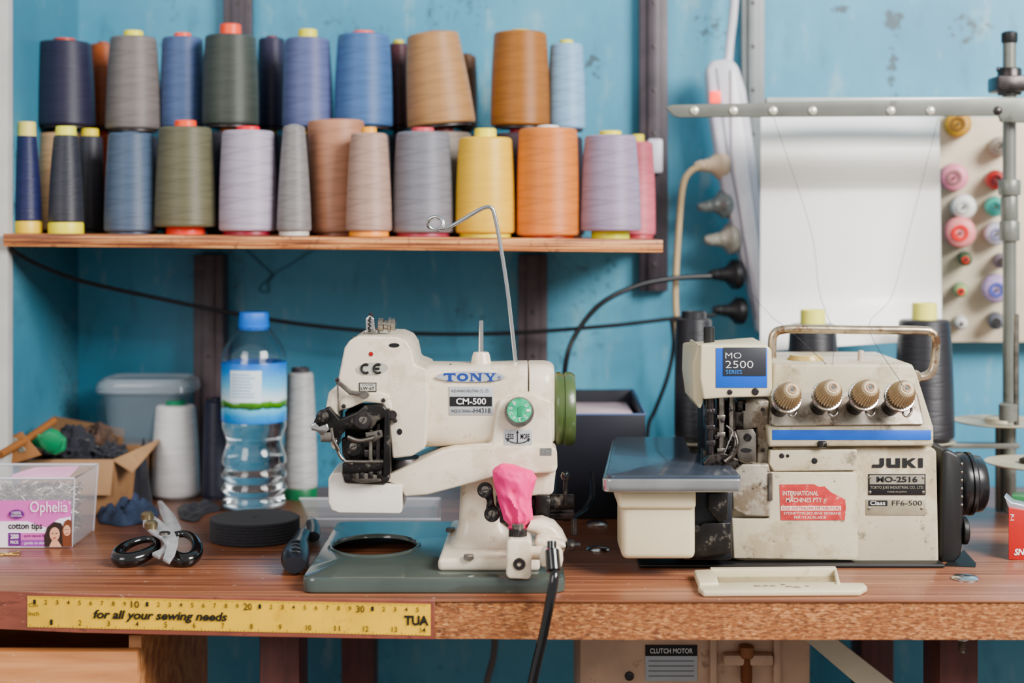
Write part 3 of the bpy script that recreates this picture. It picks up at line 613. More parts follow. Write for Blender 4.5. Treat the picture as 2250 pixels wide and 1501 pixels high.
# pink cloth
PK=pm('pink_rubber',(240,36,138),.6,var=.06,vs=40,sheen=.05)
pk=[]
keys=[(1022,1096,1108,.004),(1026,1088,1140,.009),(1036,1081,1174,.013),(1050,1082,1181,.015),(1072,1087,1174,.016),(1095,1093,1168,.016),(1120,1100,1170,.016),(1140,1106,1172,.015),(1150,1114,1160,.013),(1154,1120,1154,.011),(1160,1116,1160,.012),(1168,1124,1150,.007)]
full=[]
for a_,b_ in zip(keys,keys[1:]):
    for q in range(4): full.append([a_[i]+(b_[i]-a_[i])*q/4 for i in range(4)])
full.append(keys[-1])
for v,a,b,d in full:
    c=P((a+b)/2,v,.068);w=(b-a)/2*S(.068);n=72;ring=[]
    pull=max(0,(v-1110)/45)
    for i in range(n):
        t=2*math.pi*i/n;dx,dy=math.cos(t),math.sin(t)
        q=Vector((dx*1.4,dy*1.4,v*.024))
        cr=abs(MN.noise(q))*.42+abs(MN.noise(q*2.1))*.18
        fo=1-cr+.12*pull*math.sin(t*11)
        ring.append(c+Vector((w*dx*(1-.10*abs(MN.noise(q*2))),d*dy*fo,.002*MN.noise(q*2.1))))
    pk.append(ring)
tag(loft('cloth_cover',pk,PK,ang=45),"bright pink rubber cloth tied over a machine lever",'cloth')
# ============================================================ OVERLOCK MACHINE
ju=empty('overlock_machine',(.33,.22,TT),"beige four-thread overlock machine with blue stripe and black handwheel",'sewing machine')
box('machine_base',X(1405,.128),X(2070,.14),.128,.34,TT+.0005,TT+.004,BLK,ju,bevel=.0015)
prism('machine_body',[(1885,984),(2050,984),(2058,992),(2063,1232),(2058,1240),(1880,1239),(1640,1235),(1607,1228),(1607,1035),(1635,1018),(1700,1018),(1700,984)],.146,.31,JCREAM,ju,bevel=.0035)
prism('front_cover',[(1692,1038),(1880,1038),(1884,1044),(1886,1222),(1880,1232),(1612,1228),(1608,1140),(1690,1140)],.138,.148,JCREAM,ju,bevel=.0018)
prism('side_cover',[(1607,1042),(1632,1020),(1690,1020),(1694,1044),(1692,1136),(1640,1134),(1610,1120)],.136,.15,DIRTY,ju,bevel=.002)
cyl('cover_hinge',P(1692,1040,.136),P(1692,1100,.136),.0025,STEEL,ju)
prism('middle_plate',[(1692,990),(1884,988),(1884,1034),(1700,1036),(1690,1020)],.139,.15,JCREAM,ju,bevel=.0015)
prism('upper_housing',[(1700,800),(2005,800),(2015,822),(2052,940),(2050,984),(1686,984),(1690,935),(1698,820)],.150,.30,JCREAM,ju,bevel=.003)
prism('stripe_rail',[(1686,936),(2040,932),(2052,942),(2052,980),(1690,982)],.136,.152,JCREAM,ju,bevel=.0025)
pbox('blue_stripe',1697,945,2046,967,.1353,.138,BLUE,ju,bevel=.0003)
fr=[P(1702,824,.160),P(2008,820,.160),P(2034,934,.132),P(1692,937,.132)]
prism3('tension_panel',fr,[p+Vector((0,.012,0)) for p in fr],DIRTY,ju,bevel=.003,segs=3)
KN=pm('tension_knob_beige',(188,170,142),.4,var=.15,vs=60,spots=[((110,84,60),60,.56,.6)])
KD=pm('tension_knob_brown',(150,118,84),.4,var=.12,vs=60)
for i,(u,v) in enumerate(((1741,856),(1831,851),(1913,851),(1993,853))):
    ax=Vector((.10,-1,.52)).normalized();c=P(u,v,.094)
    k=lathe('tension_dial',[(.0035,.0),(.0062,.0),(.0072,.0012),(.0088,.002),(.0108,.0065),(.0124,.013),(.0135,.0165),(.0135,.019),(.006,.019)],c,-ax,KN,ju,56,rib=(.15,.0085),ang=20)
    lathe('dial_hub',[(.0001,.0004),(.0022,.0004),(.003,-.0008),(.0042,-.0008),(.0045,.001)],c,-ax,KD,k,24)
    lathe('dial_slot',[(.0001,-.0004),(.0021,-.0004),(.0021,.001)],c,-ax,BLK,k,20)
    lathe('tension_disc',[(.006,0),(.0146,.0006),(.0152,.0016),(.0146,.0026),(.006,.003)],c-ax*.0215,-ax,CHROME,ju,40)
    lathe('tension_disc',[(.006,0),(.0136,.0005),(.0144,.0015),(.0136,.0025),(.006,.003)],c-ax*.0262,-ax,STEEL,ju,40)
    cyl('tension_post',c-ax*.018,c-ax*.055,.0085,DSTEEL,ju,28)
    tube('thread_hook',[P(u-12,896,.118),P(u-8,910,.114),P(u,915,.113),P(u+8,908,.114),P(u+10,898,.118)],.0013,STEEL,ju,seg=8)
prism('top_plate',[(1735,810),(1990,806),(2008,822),(1712,824)],.158,.27,JCREAM,ju,bevel=.002)
YC=pm('aged_clear_plastic',(190,166,114),.25,var=.15,alpha=.9)
lathe('oil_window',[(.0185,0),(.0188,.002),(.0188,.010),(.0175,.013),(.0165,.013),(.0155,.015),(.009,.0155),(.0001,.015)],P(1770,812,.20),(0,0,1),YC,ju,40)
cyl('thread_post',P(1892,812,.19),P(1892,770,.19),.0045,pm('spring_pale',(205,190,180),.4,.3),ju,r1=.003);lathe('post_ring',[(.005,0),(.0055,.001),(.005,.002)],P(1892,800,.19),(0,0,1),pm('post_red',(190,60,50),.4),ju,20)
hd=[P(1702,812,.22),P(1697,790,.22),P(1697,750,.22),P(1702,733,.22),P(1718,725,.22),P(1760,723,.22),P(1900,725,.22),P(2020,726,.22),P(2046,730,.22),P(2056,744,.22),P(2056,770,.22),P(2053,800,.22),P(2046,818,.22),P(2030,828,.22),P(2008,830,.22)]
tube('carry_handle',hd,.0046,pm('worn_chrome_handle',(196,182,162),.26,.85,var=.2,vs=60,spots=[((120,80,54),36,.54,.8)]),ju,seg=16)
for u,v in((1712,812),(2010,826)): cyl('handle_socket',P(u,v+2,.20),P(u,v+2,.235),.007,DIRTY,ju,24)
prism3('head_cover',[P(1540,757,.118),P(1684,757,.118),P(1696,770,.118),P(1697,872,.118),P(1600,874,.118),P(1546,878,.118),P(1538,830,.118)],
 [Vector((X(1524,.118),.215,Z(770,.118))),Vector((X(1690,.118),.215,Z(757,.118))),Vector((X(1697,.118),.215,Z(770,.118))),Vector((X(1697,.118),.215,Z(872,.118))),Vector((X(1600,.118),.215,Z(880,.118))),Vector((X(1530,.118),.215,Z(890,.118))),Vector((X(1522,.118),.215,Z(830,.118)))],JCLEAN,ju,bevel=.002)
prism('side_guard',[(1522,800),(1535,755),(1542,760),(1546,885),(1538,900),(1524,880)],.130,.20,JCLEAN,ju,bevel=.002)
pl=pbox('brand_panel',1573,765,1686,852,.1172,.119,BLUE,ju,bevel=.0003)
pbox('panel_dark',1589,764,1683,826,.1166,.1175,pm('panel_charcoal',(56,58,64),.45),pl,bevel=.0001)
text('MO',1594,775,1629,788,.1162,WHITEL,pl,bold=-.01);text('2500',1594,793,1655,809,.1162,WHITEL,pl,bold=-.01)
text('SERIES',1595,813,1630,822,.1162,pm('series_blue',(60,140,225),.4),pl)
screw(1604,862,6,.1165,DSTEEL,ju);screw(1660,861,8,.1165,DSTEEL,ju)
cyl('top_pin',P(1558,760,.16),P(1558,718,.16),.0055,BLK,ju)
NM=pm('needle_steel',(98,92,88),.33,.9,var=.3,vs=90,spots=[((28,24,22),70,.5,.85)])
pbox('mechanism_back',1548,880,1700,1030,.20,.26,pm('mech_dark',(30,27,26),.6,.3,var=.3,vs=80),ju)  # dark metal block behind the needle parts
for i,a in enumerate(((1550,878,1572,945,.135),(1576,880,1596,985,.145),(1600,880,1616,960,.14),(1555,940,1592,1000,.138),(1592,960,1628,1022,.15),(1612,905,1634,948,.148),(1545,990,1560,1024,.14),(1620,880,1640,905,.15))):
    pbox('needle_bar_block',a[0],a[1],a[2],a[3],a[4],a[4]+.02,NM,ju,bevel=.001)
cyl('needle_bar',P(1585,870,.130),P(1585,1000,.130),.0032,STEEL,ju)
cyl('presser_bar',P(1562,870,.130),P(1562,1005,.130),.0035,DSTEEL,ju)
cyl('thread_bar',P(1606,872,.134),P(1606,968,.134),.0028,STEEL,ju)
for v in(898,934,968): pbox('bar_collar',1552,v,1572,v+12,.126,.138,DSTEEL,ju,bevel=.0008)
for v in(912,950,985): pbox('bar_collar',1576,v,1594,v+10,.126,.138,STEEL,ju,bevel=.0008)
cyl('needle',P(1585,998,.130),P(1585,1032,.130),.0009,CHROME,ju,seg=8)
prism('presser_foot',[(1545,1018),(1560,1000),(1592,996),(1622,1010),(1625,1026),(1580,1032),(1550,1030)],.120,.134,NM,ju,bevel=.001)
tube('presser_arm',[P(1612,950,.128),P(1618,975,.124),P(1608,1000,.122),P(1590,1015,.119)],.0032,NM,ju)
for u,v in((1560,905),(1588,925),(1606,900),(1575,960),(1603,985),(1585,1012)): screw(u,v,5,.1255,DSTEEL,ju)
pl2=prism('guard_plate',[(1618,945),(1655,942),(1662,955),(1662,1015),(1640,1020),(1620,1012)],.136,.142,STEEL,ju,bevel=.001)
screw(1643,962,9,.1345,MEC,ju);ell('guard_slot',1640,990,12,5,.1345,.002,BLK,ju)
prism('side_panel',[(1628,884),(1690,880),(1690,1020),(1664,1018),(1664,940),(1628,944)],.150,.2,DIRTY,ju,bevel=.002)
screw(1676,900,5,.1495,DSTEEL,ju);screw(1676,990,5,.1495,DSTEEL,ju)
tube('looper_wire',[P(1596,935,.128),P(1610,950,.125),P(1600,975,.123),P(1590,1000,.124)],.0009,CHROME,ju,seg=6)
pbox('blue_tag',1572,1024,1600,1032,.118,.12,BLUE,ju,bevel=.0003)
CP=pm('blue_grey_plate',(72,80,92),.25,.3,var=.12,vs=20,coat=.2,spots=[((150,152,154),120,.62,.5)])
zp=1.086-545*S(.06)
def arc(cx,cy,r,a0,a1,n=5): return [(cx+r*math.cos(math.radians(a0+(a1-a0)*i/n)),cy+r*math.sin(math.radians(a0+(a1-a0)*i/n))) for i in range(n+1)]
xa=X(1333,.06);xb_=X(1628,.06)
pt=arc(xa+.009,.069,.009,180,270)+[(xb_-.002,.06),(xb_,.062),(xb_,.20),(X(1558,.06),.20),(X(1545,.06)+.012,.325)]+arc(X(1350,.325)+.008,.317,.008,90,180)
rr2(pt,zp-.006,zp,'cloth_plate',CP,ju,.0012,bang=40)
rf=[(x-.0035 if x<.16 else x,y-.003 if y<.1 else y) for x,y in pt]
rr2(rf,zp-.0155,zp-.003,'plate_rim',pm('satin_silver',(194,194,194),.22,.9,var=.1),ju,.003,bang=40)
pbox('chip_box',1366,1085,1528,1230,.075,.14,JCLEAN,ju,bevel=.006,segs=4)
pbox('chip_box_rim',1359,1078,1530,1120,.071,.145,JCLEAN,ju,bevel=.004,segs=3)
pbox('dark_housing',1500,1078,1610,1232,.110,.25,pm('dark_housing',(42,44,50),.4,.4,var=.2),ju,bevel=.003)
prism('housing_lever',[(1512,1178),(1545,1150),(1606,1148),(1606,1215),(1530,1228),(1512,1215)],.102,.112,MEC,ju,bevel=.0015)
screw(1530,1162,9,.1012,DSTEEL,ju);prism('black_bracket',[(1555,1085),(1600,1078),(1600,1140),(1580,1150),(1556,1120)],.10,.112,MEC,ju,bevel=.002)
screw(1718,1002,6,.1382,DSTEEL,ju);screw(1731,1002,4,.1382,BLK,ju);screw(1790,1013,7,.1382,BLK,ju,slot=False)
screw(1808,976,5,.1352,DSTEEL,ju);pbox('stripe_knob',1797,970,1818,985,.131,.137,MEC,ju,bevel=.002)
cov=[(2070,990),(2085,988),(2108,1000),(2118,1030),(2118,1180),(2112,1225),(2095,1238),(2066,1238)]
prism('belt_cover',cov,.155,.30,BLK,ju,bevel=.004)
lathe('hand_wheel',[(.014,0),(.031,.001),(.033,.004),(.033,.0085),(.031,.0095),(.031,.0115),(.033,.0125),(.033,.016),(.030,.0185),(.029,.026),(.026,.029),(.01,.030)],Vector((X(2106,.20),.215,Z(1068,.20))),(1,0,0),pm('handwheel_black',(32,32,34),.3,coat=.2),ju,72)
cyl('wheel_boss',Vector((X(2118,.155),.165,Z(1170,.155))),Vector((X(2130,.155),.165,Z(1170,.155))),.014,BLK,ju)
for i in range(6): screw(2114,1020+i*18,3,.1545,STEEL,ju,slot=False)
yj=.1455
for q in ([(1933,1007),(1943,1007),(1943,1022),(1938,1028),(1916,1028),(1917,1021),(1933,1021)],[(1948,1007),(1958,1007),(1958,1021),(1968,1021),(1968,1007),(1978,1007),(1978,1028),(1952,1028),(1948,1024)],[(1983,1007),(1993,1007),(1993,1013),(2004,1007),(2013,1007),(2001,1016),(2014,1028),(2003,1028),(1993,1019),(1993,1028),(1983,1028)],[(2018,1007),(2028,1007),(2028,1028),(2018,1028)]):
    poly(q,yj-.0004,ju)
PLF=pm('plate_brushed',(160,154,142),.4,.3,var=.12,vs=60)
p1=pbox('model_plate',1908,1042,2034,1088,yj-.0004,.147,INK,ju,bevel=.0002)
pbox('plate_face',1911,1044,2031,1064,yj-.0007,yj,PLF,p1,bevel=0)
text('MO-2516',1926,1047,2016,1060,yj-.0011,INK,p1,bold=.03)
text('TOKYO JUKI INDUSTRIAL CO., LTD.',1912,1068,2030,1076,yj-.0008,PLF,p1,bold=.01);text('MADE IN JAPAN',1950,1079,1992,1084,yj-.0008,PLF,p1)
p2=pbox('class_plate',1903,1098,2034,1132,yj-.0004,.147,pm('plate_grey',(166,158,140),.4,.3,var=.12,vs=60),ju,bevel=.0002)
pbox('plate_black',1908,1100,1950,1112,yj-.0007,yj,INK,p2,bevel=0);text('Class',1912,1101,1945,1110,yj-.001,WHITEL,p2,bold=.01)
text('FF6-500',1960,1100,2026,1111,yj-.0008,INK,p2)
for u,v in((1912,1050),(2029,1050),(1912,1082),(2029,1082),(1910,1118),(2026,1118)): screw(u,v,3.5,yj-.0012,STEEL,ju,slot=False,name='rivet')
RD=pm('red_sticker',(186,72,74),.45,var=.2,vs=60,spots=[((196,182,160),130,.58,.75)])
st=prism('dealer_sticker',[(1713,1065),(1788,1064),(1800,1070),(1812,1069),(1826,1082),(1842,1090),(1857,1098),(1859,1118),(1856,1143),(1716,1143)],.1373,.1385,RD,ju,bevel=0)
OW=pm('sticker_text',(232,216,204),.5,spots=[((190,90,90),200,.6,.7)])
text('INTERNATIONAL',1720,1079,1798,1089,.1370,OW,st,bold=.01);text('MACHINES PTY',1727,1094,1806,1104,.1370,OW,st,bold=.01)
pbox('sticker_band',1716,1112,1848,1122,.1371,.138,OW,st,bevel=0)
text('SOLE AUSTRALIAN DISTRIBUTORS',1718,1113,1846,1120,.1368,RD,st);text('SYDNEY MELBOURNE BRISBANE',1722,1125,1848,1131,.1370,OW,st);text('PERTH ADELAIDE',1745,1134,1815,1140,.1370,OW,st)
# slide tray
tr=empty('slide_tray',P(1700,1280,.06),"open beige metal tray with a recess, lying before the overlocker",'tray')
def tp(u,v,z=TT+.004):
    d=(CZ-z)*FP/(v-500);return Vector(((u-1125)*d/FP,d+CY,z))
def slab(name,pts,z0,z1,mat,par,bev=.001):
    q=[tp(u,v,z1) for u,v in pts];return prism3(name,q,[Vector((p.x,p.y,z0)) for p in q],mat,par,bevel=bev)
slab('tray_front',[(1536,1280),(1842,1278),(1850,1280),(1898,1280),(1906,1288),(1890,1297),(1545,1299),(1534,1290)],TT+.0005,TT+.006,JCLEAN,tr,.0018)
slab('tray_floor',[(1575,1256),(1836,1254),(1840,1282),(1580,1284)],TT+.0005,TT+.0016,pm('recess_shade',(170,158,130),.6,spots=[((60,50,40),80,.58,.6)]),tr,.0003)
slab('tray_wall',[(1524,1252),(1572,1250),(1580,1280),(1536,1282)],TT+.0005,TT+.008,JCLEAN,tr,.0018)
slab('tray_wall',[(1560,1246),(1836,1244),(1838,1249),(1562,1251)],TT+.0005,TT+.009,JCLEAN,tr,.0008)
slab('tray_wall',[(1832,1247),(1838,1247),(1846,1280),(1838,1280)],TT+.0005,TT+.008,JCLEAN,tr,.0008)
random.seed(11)
for i in range(7):
    c=tp(1660+i*18+random.random()*8,1284+random.random()*6,TT+.0063);w=random.uniform(.0015,.004)
    prism3('chipped_paint',[c+Vector((-w,-.0008,0)),c+Vector((w,-.001,0)),c+Vector((w*.6,.0012,0)),c+Vector((-w*.7,.0015,0))],[c+Vector((-w,-.0008,-.0004)),c+Vector((w,-.001,-.0004)),c+Vector((w*.6,.0012,-.0004)),c+Vector((-w*.7,.0015,-.0004))],DSTEEL,tr,bevel=0)
cpp=[tp(2072,1243,TT+.0006),tp(2118,1208,TT+.0006),tp(2145,1238,TT+.0006),tp(2143,1246,TT+.0006)]
tag(prism3('cutout_black_sheet',cpp,[p-Vector((0,0,.0005)) for p in cpp],BLK,None,bevel=0),"flat black sheet painted as a dark cutout in the bench under the handwheel",'cutout')  # black sheet on the bench stands in for the dark of a cutout
# ============================================================ THREAD STAND
GM=pm('stand_grey_metal',(122,124,118),.38,.3,var=.1,vs=20,spots=[((74,70,62),30,.60,.5)])
ts=empty('thread_stand',(X(2218,.42),.42,TT),"grey metal thread stand with perforated cross bar and spool plates",'thread stand')
xp=X(2218,.42)
cyl('pole',(xp,.42,TT+.0005),(xp,.42,Z(90,.42)),.0078,GM,ts,32)
lathe('pole_cap',[(.0085,0),(.0095,.002),(.0095,.012),(.006,.014)],(xp,.42,Z(95,.42)),(0,0,1),BLK,ts,28)
for v0,v1,w in((150,210,26),(395,430,24),(430,485,19),(485,530,22)):
    lathe('pole_collar',[(w*S(.42)*.9,0),(w*S(.42),.002),(w*S(.42),(v1-v0)*S(.42)-.002),(w*S(.42)*.9,(v1-v0)*S(.42))],(xp,.42,Z(v1,.42)),(0,0,1),DSTEEL if v0==150 else GM,ts,28)
pbox('bar_clamp',2192,165,2262,200,.40,.44,DSTEEL,ts,bevel=.003)
cyl('clamp_screw',P(2190,152,.42),P(2236,156,.42),.003,DSTEEL,ts)
prism('cross_bar',[(1462,236),(1476,230),(2242,214),(2262,216),(2262,270),(2200,268),(2195,254),(1492,258),(1480,254)],.396,.402,GM,ts,bevel=.001)
pbox('bar_lip',1685,214,2240,226,.402,.425,pm('pale_metal',(190,196,194),.4,.3),ts,bevel=.001)
for u in(1526,1612,1699,1786,1958,2045,2193):
    lathe('bar_rivet',[(.0001,-.002),(.003,-.0018),(.0048,-.0005),(.0052,.001)],P(u,243,.395),(0,1,0),pm('bright_rivet',(222,220,206),.3,.5) if u<2100 else DSTEEL,ts,20)
zr=Z(962,.42)
box('spool_rail',X(1470,.42),xp+.01,.412,.428,zr-.012,zr-.006,GM,ts,bevel=.001)
cyl('rail_post',(X(1525,.42),.42,TT+.0005),(X(1525,.42),.42,zr-.006),.006,GM,ts)
PLT=pm('plate_pale',(196,190,172),.35,.1,var=.1)
for u,yy,dz in((1525,.42,0),(1785,.42,0),(2031,.42,0),(2202,.43,.022),(2216,.33,-.012)):
    c=Vector((X(u,.42),yy,zr-.006+dz));R=.054 if u>2100 else .036
    lathe('spool_plate',[(.0001,0),(R-.006,0),(R,.002),(R,.0032),(R-.006,.002),(.0001,.0018)],c,(0,0,1),PLT,ts,56)
    if u>2100:
        lathe('spool_cushion',[(.017,.002),(.017,.006),(.013,.008),(.0001,.008)],c,(0,0,1),DSTEEL if u>2210 else PLT,ts,32)
        cyl('plate_post',c-Vector((0,0,c.z-TT-.0005)),c,.005,GM,ts)
cyl('spool_spindle',Vector((X(2233,.38),.38,zr+.02)),Vector((X(2233,.38),.38,Z(690,.38))),.0032,STEEL,ts)
lathe('plate_bracket',[(.011,0),(.011,.018),(.008,.02),(.0001,.02)],Vector((X(2219,.38),.385,Z(925,.38))),(0,0,1),GM,ts,28)
G2='dark thread cones behind the overlocker'
def bc(b0,b1,t0,t1,vt,vct,topc,label):
    s=S(.42);xb=X((b0+b1)/2,.42);tcone(xb,.42,zr-.0025,(b1-b0)/2*s,(t1-t0)/2*s,Z(vt,.42),(34,34,42),topc,max(.001,(vt-vct)*s),(40,40,40),.003,label,G2,corew=.0145)
bc(1482,1567,1487,1565,699,684,(40,40,44),"black thread cone with black core on the stand")
bc(1726,1846,1732,1833,712,680,(236,232,140),"black thread cone with pale yellow core on the stand")
bc(1966,2096,1975,2086,702,665,(236,232,140),"wide black thread cone with pale yellow core")
THR=pm('fine_thread',(60,60,70),.6)
ths=[("thin dark sewing thread running down from the bar",[(2062,258,.4),(2000,500,.42),(1960,650,.35),(1910,720,.23),(1985,850,.09)]),
("thin dark sewing thread running down from the bar",[(1700,258,.4),(1780,500,.38),(1800,640,.32),(1830,730,.23),(1830,800,.15)]),
("loose thin thread drooping beside the power strip",[(1600,480,.5),(1640,620,.45),(1690,690,.35),(1740,730,.24),(1815,800,.15)])]
for lb_,p in ths: tag(tube('sewing_thread',[P(*q) for q in p],.0003,THR,seg=6),lb_,'thread','loose threads above the overlocker')
# ============================================================ PAPER, PEGBOARD
NV=40;vs=[];fs=[]
for i in range(NV+1):
    k=i/NV;v=256+(772-256)*k
    yy=.500-.045*math.sin(min(1,k/.30)*math.pi)*(1 if k<.30 else 0)+.05*max(0,(k-.15)/.85)-.07*max(0,(k-.75)/.25)**2
    for j in range(17):
        w=j/16;u=1672+(2064-1672)*w
        vs.append(P(u+7*k*(w-.2),v-(26*w*max(0,(k-.5)*2)),yy-.026*math.sin(w*math.pi)*(.2+.8*k)))
for i in range(NV):
    for j in range(16): a=i*17+j;fs.append((a,a+1,a+18,a+17))
tag(mk('paper_sheet',vs,fs,pm('white_paper',(255,255,252),.4,var=0,coat=.1),ang=80,solid=.0003),"large blank white paper sheet hanging behind the thread bar",'paper')
tag(pbox('spool_board',2040,256,2330,752,.598,.6385,pm('cream_board',(206,196,176),.6,var=.06)),"cream board holding small thread spools on pegs",'board')
GS='small spools on the cream board'
def spool(u,v,r,L,col,hub,label):
    y=.597;s=S(y);ax=Vector((-.25,-1,-.05)).normalized();c=P(u,v,y-L*.9);o=c-ax*L
    e=empty('thread_spool',o,label,'thread',GS);R=r*s
    cyl('spool_peg',o-ax*.002,c+ax*.004,.002,STEEL,e,seg=12)
    lathe('thread_winding',[(R*.5,.002),(R*.9,.003),(R,.006),(R*.96,L-.005),(R*.8,L-.001),(R*.5,L)],o,ax,thread(col),e,32,ang=60)
    lathe('spool_tube',[(R*.52,-.0005),(R*.52,L+.002),(R*.3,L+.002),(R*.3,-.0005)],o,ax,pm('hub_%d_%d_%d'%tuple(hub),hub,.4),e,24,closed=True)
for a in((2105,272,30,.045,(196,154,64),(120,90,50),"gold thread spool on a peg"),(2097,390,31,.04,(230,154,170),(150,110,110),"pale pink thread spool on a peg"),
(2118,455,27,.04,(232,230,226),(200,200,196),"white thread spool on a peg"),(2110,512,34,.045,(230,150,150),(210,30,50),"pink thread spool with a red centre"),
(2122,571,15,.05,(60,90,60),(190,60,40),"slim green thread spool on a peg"),(2112,640,15,.05,(150,180,130),(220,60,40),"slim pale green spool with red end"),
(2112,712,15,.04,(222,218,214),(190,190,190),"small white spool on a peg"),(2198,322,22,.04,(170,160,150),(120,110,100),"grey-beige thread spool on a peg"),
(2190,396,22,.04,(170,20,40),(80,20,30),"crimson thread spool on a peg"),(2188,455,22,.04,(80,170,155),(60,110,110),"teal thread spool on a peg"),
(2190,515,25,.04,(200,198,210),(120,120,150),"pale silver-lilac spool on a peg"),(2200,575,16,.04,(120,110,120),(70,60,60),"small grey spool on a peg"),
(2190,637,30,.045,(180,160,200),(80,90,160),"lilac thread spool on a peg"),(2190,708,18,.04,(100,104,112),(60,60,60),"small dark grey spool on a peg")):
    spool(*a)
# ============================================================ POWER STRIP
WP=pm('aged_white_plastic',(206,204,212),.35,var=.05)
psn=empty('power_strip',P(1640,720,.58),"long white power strip hanging crooked with glowing red switch",'power strip')
q0=[(1552,150),(1566,132),(1604,128),(1622,142),(1640,200),(1690,560),(1705,730),(1668,735),(1640,600),(1590,420),(1560,240)]
prism('strip_body',q0,.565,.60,WP,psn,bevel=.006,segs=4)
prism('strip_face',[(1606,150),(1616,160),(1666,520),(1688,700),(1676,700),(1636,520),(1608,330)],.561,.567,pm('strip_face',(240,238,242),.3),psn,bevel=.0015)
prism('strip_groove',[(1572,150),(1576,150),(1600,330),(1630,480),(1660,700),(1656,700),(1626,480),(1596,330)],.5643,.566,pm('strip_groove_grey',(140,138,150),.6),psn,bevel=0)  # thin darker grey line along the strip body
pbox('power_switch',1562,200,1584,225,.560,.57,pm('neon_orange',(255,80,20),.4,emit=3.0),psn,bevel=.001)
tube('strip_cord',[P(1600,135,.585),P(1604,90,.59),P(1612,20,.59),P(1618,-80,.59)],.0055,WP,psn)
GP='electrical plugs on the power strip'
def plug(u,v,mat,label,big=1,tilt=.1):
    c=P(u,v,.58);ax=Vector((-1,-.25,tilt)).normalized();b=.0165*big
    c=c+ax*.004
    return tag(lathe('electrical_plug',[(b*.9,0),(b,.002),(b,.010),(b*.75,.014),(b*.5,.020),(b*.42,.024),(b*.46,.026),(b*.34,.030),(b*.4,.032),(b*.28,.040),(.003,.042)],c,ax,mat,None,36),label,'plug',GP)
BG=pm('beige_rubber',(200,182,160),.5)
SG=pm('smoky_plastic',(128,134,132),.15,var=.3,vs=90,coat=.4);SG2=pm('smoky_pale',(156,152,142),.15,var=.25,vs=90,coat=.4)
plug(1600,362,BG,"beige plug pushed into the power strip",1.15,-.05)
plug(1607,447,SG,"smoky grey transparent plug",1.1,-.12);plug(1622,524,SG2,"pale smoky transparent plug",1.2,-.05)
plug(1632,603,BLK,"black round plug with ribbed neck",1.15,.0);plug(1640,684,BLK,"black round plug at the bottom socket",1.05,.05)
CB=pm('black_cable',(32,32,36),.4);CBG=pm('beige_cable',(188,168,136),.5)
tag(tube('power_cable',[P(1572,692,.55),P(1480,700,.55),P(1330,717,.55),P(1100,733,.56),P(880,732,.56),P(690,716,.56),P(520,690,.54),P(330,652,.5),P(180,618,.45),P(90,585,.40),P(35,556,.365),P(22,542,.36)],.0026,CB),"long black cable sagging across the blue wall under the shelf",'cable')
tag(tube('power_cable',[P(1562,607,.55),P(1480,612,.54),P(1400,628,.53),P(1320,668,.52),P(1265,735,.52),P(1243,800,.52),P(1238,900,.575),P(1240,1060,.58),P(1250,1112,.585)],.0034,CB),"black cable looping down from a plug behind the machine",'cable')
tag(tube('power_cable',[P(1540,366,.56),P(1516,378,.56),P(1500,412,.56),P(1490,520,.56),P(1484,640,.56),P(1488,720,.56),P(1500,820,.57),P(1512,930,.58),P(1516,1040,.58),P(1520,1110,.585)],.0040,CBG),"beige cable dropping down the wall from a plug",'cable')
tag(tube('power_cable',[P(1476,705,.575),P(1480,760,.575),P(1466,830,.575),P(1440,900,.58),P(1424,940,.58),P(1422,1040,.58),P(1430,1110,.585)],.0028,CB),"dark cable running down the wall behind the box",'cable')
tag(tube('power_cable',[P(1300,1040,.33),P(1302,1085,.28),P(1285,1120,.26),P(1255,1138,.22),P(1240,1140,.19)],.0028,CB),"thin black cable on the bench behind the machines",'cable')
tag(tube('loose_wire',[P(540,548,.636),P(585,590,.638),P(600,608,.638),P(575,625,.638),P(572,640,.638),P(590,640,.638),P(592,610,.638),P(640,580,.638),P(690,548,.636)],.0007,pm('grey_wire',(44,66,80),.5),seg=6),"thin grey wire dangling against the wall under the shelf",'wire')
tag(pbox('wall_socket',1424,305,1456,380,.60,.6215,WP,None,bevel=.003),"small white socket at the end of the shelf",'socket')
# ============================================================ DARK BOX
bx=empty('storage_box',P(1322,1140,.42),"open dark navy box with pale blue rim holding papers",'box')
NB=pm('navy_card',(36,38,50),.5);x0,x1=X(1222,.38),X(1418,.38);zf=Z(912,.38)
box('box_front',x0,x1,.38,.384,TT+.0005,zf,NB,bx);box('box_back',x0,x1,.55,.554,TT+.0005,Z(857,.55),NB,bx)
for xx in(x0,x1-.004):
    mk('box_side',[(xx,.384,TT+.0005),(xx+.004,.384,TT+.0005),(xx+.004,.55,TT+.0005),(xx,.55,TT+.0005),(xx,.384,zf),(xx+.004,.384,zf),(xx+.004,.55,Z(857,.55)),(xx,.55,Z(857,.55))],[(0,1,2,3),(4,5,6,7),(0,1,5,4),(1,2,6,5),(2,3,7,6),(3,0,4,7)],NB,bx)
box('box_bottom',x0+.004,x1-.004,.384,.55,TT+.0005,TT+.004,NB,bx)
tube('box_rim',[(x0,.382,zf),(x1,.382,zf),(x1,.552,Z(857,.552)),(x0,.552,Z(857,.552)),(x0,.382,zf)],.0016,pm('rim_blue',(90,110,150),.4),bx,sm=False,seg=8)
tag(box('paper_stack',x0+.008,x1-.01,.39,.54,TT+.005,zf-.004,pm('paper_pink',(214,196,202),.6,var=.2,vs=30,scale=(1,8,1))),"stack of pale papers inside the dark box",'paper')
